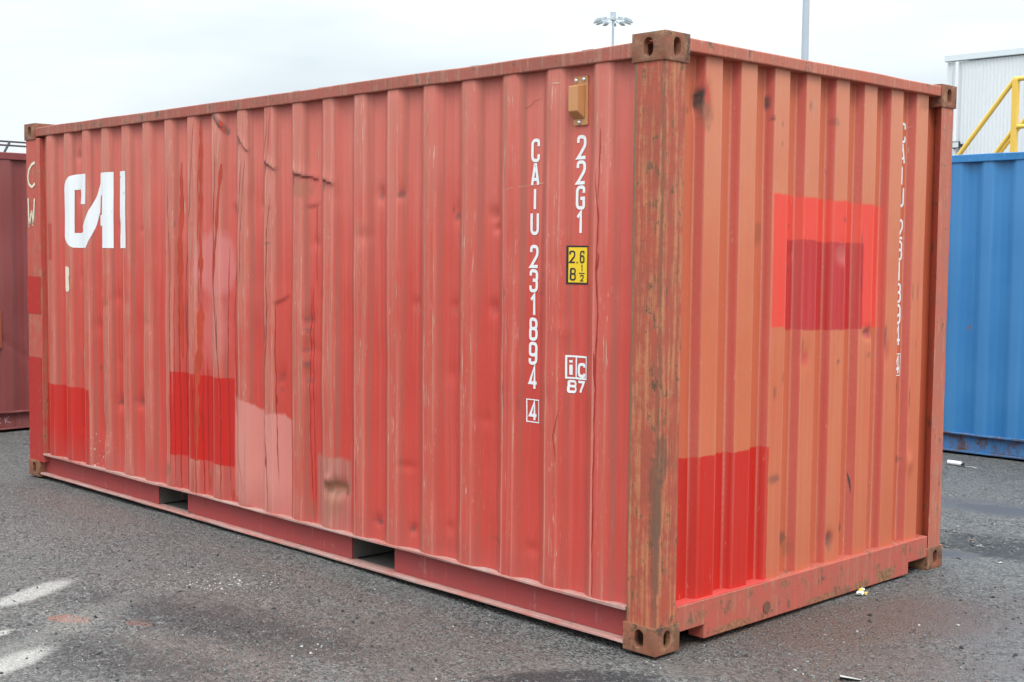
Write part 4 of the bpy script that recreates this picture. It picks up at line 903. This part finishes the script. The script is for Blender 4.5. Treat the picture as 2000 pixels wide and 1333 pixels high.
def stones(name, label, cat, pts, mat, seed, flat=.65):
    r = np.random.RandomState(seed); n = len(pts); P = np.array(pts)
    base = np.array([(1, 0, 0), (0, 1, 0), (-1, 0, 0), (0, -1, 0), (0, 0, 1), (0, 0, -1)], float)
    V = base[None] * (1 + (r.rand(n, 6, 1) - .5) * .8) + (r.rand(n, 6, 3) - .5) * .5
    a = r.rand(n) * 6.28; ca, sa = np.cos(a)[:, None], np.sin(a)[:, None]
    X = V[..., 0] * ca - V[..., 1] * sa; Y = V[..., 0] * sa + V[..., 1] * ca
    s = P[:, 3:4]; V = np.stack([X * s + P[:, 0:1], Y * s * .8 + P[:, 1:2], V[..., 2] * s * flat + P[:, 2:3] + s * flat * .35], -1)
    f = np.array([(0, 1, 4), (1, 2, 4), (2, 3, 4), (3, 0, 4), (1, 0, 5), (2, 1, 5), (3, 2, 5), (0, 3, 5)])
    F = (np.arange(n)[:, None, None] * 6 + f[None]).reshape(-1, 3)
    me = bpy.data.meshes.new(name); me.from_pydata(V.reshape(-1, 3).tolist(), [], F.tolist())
    return tag(link_mesh(name, me, mat), label, cat, None, 'stuff')
def gravel():
    r = np.random.RandomState(5); pts = []
    def add(n, x0, x1, y0, y1, s0, s1, dens=None):
        x = r.uniform(x0, x1, n); y = r.uniform(y0, y1, n); s = s0 + (s1 - s0) * r.rand(n) ** 2.5
        k = vnoise(x, y, 1.3, 12) + .4 * vnoise(x, y, 6, 13) > .55 + .3 * r.rand(n) - .15
        k &= ~((x > -6.1) & (x < .01) & (y > -.01) & (y < 2.45))
        k &= ~((np.hypot((x + .05) / .30, (y + .5) / .30) < 1) & (r.rand(n) < .75))
        for q in PUD: k &= ((x - q[0]) / q[2]) ** 2 + ((y - q[1]) / q[3]) ** 2 > 1
        for wx, wy, wa in ((-2.72, -1.46, .3), (-1.76, -1.98, .25)): k &= np.hypot(x - wx, y - wy) > wa * (.4 + .6 * r.rand(n))
        for i in np.where(k)[0]: pts.append((x[i], y[i], 0, s[i]))
    add(26000, -3.6, 1.7, -2.6, .6, .0028, .0075); add(9000, -.4, 2.1, .2, 4.5, .003, .0085); add(420, -3.6, 1.8, -2.4, .0, .007, .014); add(260, -.3, 2.0, .3, 4.6, .007, .016); add(900, -7, -2.5, -2.2, .3, .004, .010)
    add(1500, -.6, .6, 2.7, 3.8, .005, .018); add(500, -.45, .35, -.85, -.2, .004, .010)
    P = np.array(pts); P[:, 2] = ground_z(P[:, 0], P[:, 1])
    m = Mat("loose_grit"); v = m.voro(70, 'Color'); a, b, c3 = m.sepx(v)
    c = m.mix(a.sm(.2, .95), (.040, .042, .043), (.165, .170, .170)); c = m.mix(b.sm(.88, .92) * .8, c, (.19, .12, .10)); c = m.mix(c3.sm(.975, .985), c, (.36, .36, .34))
    stones('gravel', 'loose grey grit and small stones scattered over the yard', 'gravel', P.tolist(), m.done(c, .6, spec=.4), 3)
    rs = np.random.RandomState(9); P = []
    for _ in range(75):
        t = rs.randn(2); x = -2.28 + t[0] * .10 + t[1] * .05; y = -.66 + t[1] * .14; P.append((x, y, float(ground_z(np.array(x), np.array(y))), rs.uniform(.0028, .0075)))
    for x, y in ((-2.62, -.98), (-2.10, -1.72), (-2.3, -1.3), (-1.6, -1.75), (-1.05, -1.0), (.50, 1.28), (.62, 1.42), (.86, 1.9), (1.0, 2.2), (.95, 1.6), (.35, 1.0), (-.75, -.62)): P.append((x, y, float(ground_z(np.array(x), np.array(y))), rs.uniform(.005, .009)))
    stones('white_rubble', 'scatter of small white crumbs of broken concrete in front of the red container', 'rubble', P, mat_plain("white_concrete_crumb", (.42, .41, .39), .8, var=.15, scale=60), 4)
    P = []
    for _ in range(150):
        a = rs.rand(); x, y = (rs.uniform(-3.4, -.4), rs.uniform(-2.2, -.25)) if a < .6 else (rs.uniform(.2, 1.7), rs.uniform(.3, 2.8)); P.append((x, y, float(ground_z(np.array(x), np.array(y))), rs.uniform(.006, .013)))
    stones('dark_clinker', 'scatter of black clinker lumps on the grey yard surface', 'clinker', P, mat_plain("black_clinker", (.022, .021, .021), .7, var=.3, scale=60), 6)
def puddles():
    w = Mat("still_water"); n = w.noise(14, 2, .5); w.bump(n, .0006, .4)
    wm = w.done((.072, .068, .069), .36, spec=.22)
    for i, (cx, cy, a, b, rot) in enumerate(PUD):
        bm = bmesh.new(); pts = []
        for k in range(72):
            t = 2 * math.pi * k / 72; rr = .86 + .34 * (float(vnoise(math.cos(t) * 2, math.sin(t) * 2, 1.3, 20 + i)) - .5) + .14 * (float(vnoise(math.cos(t) * 6, math.sin(t) * 6, 1.3, 30 + i)) - .5)
            p, q = a * rr * math.cos(t), b * rr * math.sin(t); pts.append((cx + p * math.cos(rot) - q * math.sin(rot), cy + p * math.sin(rot) + q * math.cos(rot)))
        zc = float(ground_z(np.array(cx), np.array(cy))) + .0065
        bm.faces.new([bm.verts.new((*p, zc)) for p in pts]); bmesh.ops.triangulate(bm, faces=bm.faces[:]); tag(obj('puddle', bm, wm), kind='structure')

# ------------------------------------------------------------------ warehouse, masts, stair, rack
def warehouse():
    X0, Y0, ZE = -26.43, 52.25, 10.53
    root = thing('warehouse', 'tall white ribbed metal warehouse rising behind the blue container', 'warehouse', (X0, Y0, 0))
    m = Mat("white_cladding_paint"); st = m.noise(1, 3, .6, sc=(6, 6, .25)); bl = m.noise(.25, 3, .5)
    c = m.mix(bl.sm(.3, .7), (.58, .61, .63), (.63, .65, .66)); c = m.mix(st.sm(.5, .8) * .25, c, (.53, .56, .58)); clad = m.done(c, .5)
    def cladding(name, n, f, parent):
        bm = bmesh.new(); prev = None; p = .172
        for i in range(n):
            for u, d in ((0, 0), (.022, .032), (.062, .032), (.084, 0)):
                cur = [bm.verts.new(f(i * p + u, d, 0.0)), bm.verts.new(f(i * p + u, d, ZE + .02))]
                if prev: bm.faces.new((prev[0], cur[0], cur[1], prev[1]))
                prev = cur
        return obj(name, bm, clad, parent)
    cladding('front_wall', 330, lambda u, d, z: (u, -d, z), root)
    cladding('side_wall', 170, lambda u, d, z: (-d, u, z), root)
    trim = mat_plain("pale_grey_trim", (.58, .63, .65), .45, var=.04)
    bm = bmesh.new(); bx(bm, -.12, 57, -.14, .16, ZE + .06, ZE + .36); g = obj('eaves_gutter', bm, trim, root, bevel=.02)
    bm = bmesh.new(); v = [bm.verts.new(p) for p in ((-.1, .16, ZE + .36), (57, .16, ZE + .36), (57, 14.6, ZE + 2.1), (-.1, 14.6, ZE + 2.1), (-.1, 29.2, ZE + .36), (57, 29.2, ZE + .36))]
    bm.faces.new((v[0], v[1], v[2], v[3])); bm.faces.new((v[3], v[2], v[5], v[4])); bm.faces.new((v[0], v[3], v[4])); obj('roof', bm, trim, root)
    bm = bmesh.new(); bx(bm, .46, .60, -.20, -.06, 0.0, ZE); obj('downpipe', bm, mat_plain("white_downpipe", (.68, .69, .70), .4, var=.03), root, bevel=.02)
    fr = thing('floodlight', 'small black square floodlight on the white warehouse wall beside the downpipe', 'floodlight', (X0 + .66, Y0 - .04, 6.78))
    dk = mat_plain("black_lamp_casing", (.03, .032, .035), .5); gl = mat_plain("pale_lamp_glass", (.55, .58, .58), .2, var=.05)
    bm = bmesh.new(); bx(bm, -.17, .17, -.30, -.16, -.15, .16)
    for k in range(5): bx(bm, -.15 + k * .07, -.135 + k * .07, -.16, -.10, -.12, .14)
    h = obj('casing', bm, dk, fr, bevel=.01)
    bm = bmesh.new(); bx(bm, -.14, .14, -.306, -.301, -.11, .12); obj('glass', bm, gl, fr)
    bm = bmesh.new(); bx(bm, -.19, -.172, -.24, 0, -.02, .03); bx(bm, .172, .19, -.24, 0, -.02, .03); bx(bm, -.19, .19, 0, .018, -.05, .06); obj('bracket', bm, dk, fr)
    for o in (h,): o.rotation_euler.x = R(0)
def light_mast():
    B = Vector((-77.8, 86.9, 0)); root = thing('light_mast', 'tall pale high mast with a ring of floodlights, far off above the red container', 'light mast', B)
    gal = mat_plain("galvanised_steel", (.42, .47, .52), .5, metal=.2, var=.06); dk = mat_plain("dark_lamp_hood", (.22, .26, .28), .5); glass = mat_plain("mast_lamp_glass", (.62, .58, .56), .3)
    bm = bmesh.new(); tube(bm, (0, 0, 0), (0, 0, 23.4), .26, .10, 14); obj('pole', bm, gal, root, smooth=True)
    bm = bmesh.new(); tube(bm, (0, 0, 23.0), (0, 0, 23.75), .26, .26, 14); bmesh.ops.create_uvsphere(bm, u_segments=14, v_segments=8, radius=.27, matrix=Matrix.Translation((0, 0, 23.75)) @ Matrix.Scale(.5, 4, (0, 0, 1))); obj('head_cover', bm, gal, root, smooth=True)
    bm = bmesh.new(); n = 28
    for i in range(n):
        a, b = 2 * math.pi * i / n, 2 * math.pi * (i + 1) / n; tube(bm, (1.1 * math.cos(a), 1.1 * math.sin(a), 23.0), (1.1 * math.cos(b), 1.1 * math.sin(b), 23.0), .035, n=6)
    for i in range(4): a = i * math.pi / 2 + .3; tube(bm, (0, 0, 23.15), (1.1 * math.cos(a), 1.1 * math.sin(a), 23.0), .03, n=6)
    obj('lamp_ring', bm, gal, root)
    for i in range(12):
        a = 2 * math.pi * i / 12 + .15; d = Vector((math.cos(a), math.sin(a), 0)); t = Vector((-d.y, d.x, 0)); c = d * 1.5 + Vector((0, 0, 22.98))
        bm = bmesh.new(); tube(bm, d * 1.1 + Vector((0, 0, 23.0)), c, .03, n=6)
        A = [bm.verts.new(c + d * u * .30 + t * v * .20 + Vector((0, 0, -.14 - .07 * u))) for u, v in ((-1, -1), (1, -1), (1, 1), (-1, 1))]
        Bq = [bm.verts.new(c + d * u * .17 + t * v * .12 + Vector((0, 0, .12 - .05 * u))) for u, v in ((-1, -1), (1, -1), (1, 1), (-1, 1))]
        for k in range(4): bm.faces.new((A[k], A[(k + 1) % 4], Bq[(k + 1) % 4], Bq[k]))
        bm.faces.new(Bq); bm.faces.new(A[::-1]); bmesh.ops.recalc_face_normals(bm, faces=bm.faces[:]); lm = obj('floodlight_head', bm, dk, root)
        bm = bmesh.new(); bm.faces.new([bm.verts.new(c + d * u * .26 + t * v * .17 + Vector((0, 0, -.150 - .07 * u))) for u, v in ((-1, -1), (-1, 1), (1, 1), (1, -1))]); obj('lamp_glass', bm, glass, lm)
def lamp_post():
    root = thing('lamp_post', 'plain grey steel lamp post rising behind the red container, its lantern out of sight', 'lamp post', (-12.06, 19.12, 0))
    gal = mat_plain("grey_lamp_post_steel", (.40, .44, .49), .5, metal=.15, var=.06, scale=6)
    bm = bmesh.new(); tube(bm, (0, 0, 0), (0, 0, 1.3), .115, .115, 20); tube(bm, (0, 0, 1.3), (0, 0, 10.0), .092, .060, 20); obj('post', bm, gal, root, smooth=True)
    bm = bmesh.new(); tube(bm, (0, 0, 9.9), (.2, -.1, 10.25), .035, n=10); tube(bm, (.2, -.1, 10.25), (1.3, -.7, 10.45), .03, n=10); obj('bracket_arm', bm, gal, root)
    bm = bmesh.new(); bx(bm, 1.2, 1.85, -.85, -.6, 10.40, 10.54); obj('lantern', bm, gal, root, bevel=.04)
def stair():
    root = thing('steel_stair', 'yellow steel stair handrails and landing behind the blue container', 'stair', (-3.0, 9.49, 0))
    m = Mat("chipped_yellow_paint"); a = m.noise(9, 5, .7); b = m.noise(3, 3, .6)
    c = m.mix(b, (.66, .38, .035), (.74, .47, .09)); c = m.mix(a.sm(.66, .70) * .7, c, (.20, .10, .05)); yel = m.done(c, .45)
    tread = mat_plain("galvanised_tread", (.35, .36, .37), .5, metal=.5)
    k = 1.267; Zl = 2.60; xb = -Zl / k
    for yy in (0, .85):
        bm = bmesh.new(); bx(bm, -.036, .026, yy - .03, yy + .03, 0, 3.585); obj('post', bm, yel, root, bevel=.006)
        bm = bmesh.new(); tube(bm, (-.005, yy, 3.60), (xb - .10, yy, 3.60 + (xb - .1) * k), .026); obj('handrail', bm, yel, root, smooth=True)
        bm = bmesh.new(); tube(bm, (-.03, yy, 3.035), (xb - .10, yy, 3.035 + (xb - .1) * k), .024); obj('mid_rail', bm, yel, root, smooth=True)
        bm = bmesh.new(); tube(bm, (xb - .10, yy, 0), (xb - .10, yy, 3.60 + (xb - .1) * k), .026); obj('post', bm, yel, root, smooth=True)
        bm = bmesh.new(); prism(bm, [(0, 2.60), (0, 2.38), (xb + .02, 0), (xb - .16, 0)], lambda u, v: (u - .05, yy - .01, v), lambda u, v: (u - .05, yy + .01, v)); bmesh.ops.recalc_face_normals(bm, faces=bm.faces[:]); obj('stringer', bm, yel, root)
        bm = bmesh.new(); tube(bm, (-.01, yy, 3.585), (2.2, yy, 3.585), .026); obj('handrail', bm, yel, root, smooth=True)
        bm = bmesh.new(); tube(bm, (.02, yy, 3.08), (2.2, yy, 3.08), .025); obj('mid_rail', bm, yel, root, smooth=True)
        bm = bmesh.new(); bx(bm, 2.17, 2.23, yy - .03, yy + .03, 0, 3.585); obj('post', bm, yel, root, bevel=.006)
    for i in range(11):
        z = .22 + i * .2164; x = xb + z / k; bm = bmesh.new(); bx(bm, x - .22, x + .02, .012, .838, z - .03, z); obj('tread', bm, tread, root)
    bm = bmesh.new(); bx(bm, -.05, 2.16, .032, .818, 2.55, 2.60); obj('landing', bm, tread, root)
def pipe_rack():
    root = thing('pipe_rack', 'dark steel rack of thin bars showing over the maroon container at the left edge', 'rack', (-14.40, 3.45, 0))
    dk = mat_plain("dark_rusty_steel", (.070, .062, .066), .6, var=.25)
    for z in (3.142, 3.090):
        bm = bmesh.new(); bx(bm, -.02, .02, -7, 3.5, z - .011, z + .011); obj('rail', bm, dk, root)
    for y in (-6.5, -2.5, 3.2):
        bm = bmesh.new(); bx(bm, -.03, .03, y - .03, y + .03, 0, 3.13); obj('upright', bm, dk, root)
    for y in (-4.6, .0):
        bm = bmesh.new(); t = Vector((0, .055, .105)).normalized(); top = Vector((0.045, y, 3.135)); tube(bm, top, top - t * 3.4, .017, n=8); obj('brace', bm, dk, root)
def litter():
    z = lambda x, y: float(ground_z(np.array(x), np.array(y)))
    r = random.Random(4)
    root = thing('crumpled_wrapper', 'small crumpled white and yellow wrapper against the end sill of the red container', 'litter', (.030, 1.565, z(.03, 1.565)))
    def crum(name, cx, cy, cz, s, mat):
        bm = bmesh.new(); bmesh.ops.create_icosphere(bm, subdivisions=2, radius=1)
        for v in bm.verts: k = r.uniform(.55, 1.15); v.co = (cx + v.co.x * s[0] * k, cy + v.co.y * s[1] * k, max(.001, cz + v.co.z * s[2] * k))
        obj(name, bm, mat, root)
    crum('paper', 0, -.012, .012, (.016, .030, .014), mat_plain("white_wrapper_paper", (.72, .72, .70), .5, var=.1, scale=50))
    crum('foil_flap', -.006, .004, .024, (.012, .016, .008), mat_plain("yellow_wrapper_foil", (.75, .52, .05), .35, var=.15, scale=50))
    crum('foil_flap', .014, .020, .009, (.010, .014, .009), mat_plain("yellow_wrapper_print", (.66, .46, .08), .4, var=.15, scale=50))
    crum('paper', -.004, .020, .024, (.010, .008, .010), mat_plain("white_wrapper_edge", (.76, .77, .78), .5, var=.08, scale=50))
    x0, y0 = -1.66, 5.807
    root = thing('bottle', 'small white plastic bottle lying on the ground in front of the blue container', 'bottle', (x0, y0, z(x0, y0)), R(-4)); root.scale = (.82, .8, .8)
    wh = mat_plain("white_bottle_plastic", (.74, .76, .78), .3, var=.05); bk = mat_plain("dark_bottle_underside", (.035, .02, .02), .6)
    bm = bmesh.new(); tube(bm, (-.085, 0, .026), (.045, 0, .026), .024, .024, 18); tube(bm, (.045, 0, .026), (.066, 0, .024), .024, .011, 18, False); obj('body', bm, wh, root, smooth=True)
    bm = bmesh.new(); tube(bm, (.060, 0, .024), (.086, 0, .024), .014, .014, 14); obj('cap', bm, bk, root, smooth=True)
    x0, y0 = -1.525, 5.80
    bm = bmesh.new(); ribbon(bm, [(-.05, 0), (-.01, .008), (.05, -.004)], .014, lambda u, v, o: (u, v, .012 - .1 * abs(u)), 0, nx=2, step=.01)
    o = obj('paper_strip', bm, mat_plain("pale_paper_strip", (.55, .53, .48), .7)); o.location = (x0, y0, z(x0, y0)); sf = o.modifiers.new("thickness", 'SOLIDIFY'); sf.thickness = .002
    tag(o, 'thin pale paper strip on the ground beside the white bottle', 'litter')
    x0, y0 = .685, .385; root = thing('crushed_cup', 'crushed pale cup with a dark hollow, half sunk in the grit', 'litter', (x0, y0, z(x0, y0) - .004), R(38))
    pale = mat_plain("dirty_pale_plastic", (.36, .35, .33), .5, var=.2, scale=30); hol = mat_plain("dark_hollow_lining", (.016, .012, .010), .4)
    bm = bmesh.new(); rows = []
    for i in range(9):
        u = i / 8; rr = .020 * (1 - .75 * u) + .002
        rows.append([bm.verts.new((-.035 + u * .085, rr * 1.25 * math.cos(a), .006 + rr * .9 * math.sin(a))) for a in [math.pi * (1.10 + 1.55 * k / 12) for k in range(13)]])
    for a, b in zip(rows, rows[1:]):
        for j in range(12): bm.faces.new((a[j], a[j + 1], b[j + 1], b[j]))
    s = obj('shell', bm, pale, root, smooth=True); sf = s.modifiers.new("thickness", 'SOLIDIFY'); sf.thickness = .0025
    bm = bmesh.new(); rows = []
    for i in range(9):
        u = i / 8; rr = .0165 * (1 - .75 * u) + .001; rows.append([bm.verts.new((-.033 + u * .082, rr * 1.2 * math.cos(a), .0062 + rr * .6 * math.sin(a))) for a in [math.pi * (1.1 + 1.3 * k / 8) for k in range(9)]])
    for a, b in zip(rows, rows[1:]):
        for j in range(8): bm.faces.new((a[j], a[j + 1], b[j + 1], b[j]))
    obj('hollow', bm, hol, root)  # near-black lining inside the shell

# ------------------------------------------------------------------ build
ground(); puddles()
warehouse()
near_container()
blue, bp = yard_container('blue shipping container with a rust-streaked bottom rail at the right edge', (1.9, 6.372, 0), 0,
    dict(name='blue', a=(.020, .150, .365), b=(.034, .178, .40), c=(.070, .225, .44), fleck=1.0, rustk=.75, rr=.35, rr2=1.15, ph=.16, seed=5, off=(2, 5, 1)), None)
maroon, mp = yard_container('dull maroon shipping container with chalk letters, at the left edge beyond the red one', (-8.435, 3.2, 0), R(90),
    dict(name='maroon', a=(.165, .032, .029), b=(.185, .042, .040), c=(.22, .070, .066), fleck=.5, rustk=.25, rr=.15, rr2=.1, ph=.24, seed=9, off=(7, 1, 3), buckle=.008), None)
def maroon_marks():
    # local x = world y - 3.2 ; local -y faces the camera side
    f = lambda u, v, o: (u - 3.2, .045 - o, v); chalk = mat_plain("pale_chalk", (.42, .33, .33), .9, var=.3, scale=60)
    for i, st in enumerate(([(.807, .117), (.769, .106), (.769, .082), (.807, .070)], [(.841, .122), (.850, .068)], [(.884, .130), (.846, .095), (.898, .067)])):
        bm = bmesh.new(); lay(bm, stroke_quads([Vector(p) for p in st], .006), lambda u, v, o: f(u, v, .0012 + .0004 * i), 0, du=1, dv=1)
        obj('chalk_stroke', bm, chalk, maroon)
    bm = bmesh.new(); lay(bm, [rect(.45, .812, .77, 1.113)], lambda u, v, o: (u - 3.2, .0075, v), 0, du=1, dv=1)
    o = obj('orange_placard', bm, mat_plain("orange_placard_paint", (.27, .062, .030), .5), maroon); sf = o.modifiers.new("thickness", 'SOLIDIFY'); sf.thickness = .002
maroon_marks()
light_mast(); lamp_post(); stair(); pipe_rack(); litter(); gravel()
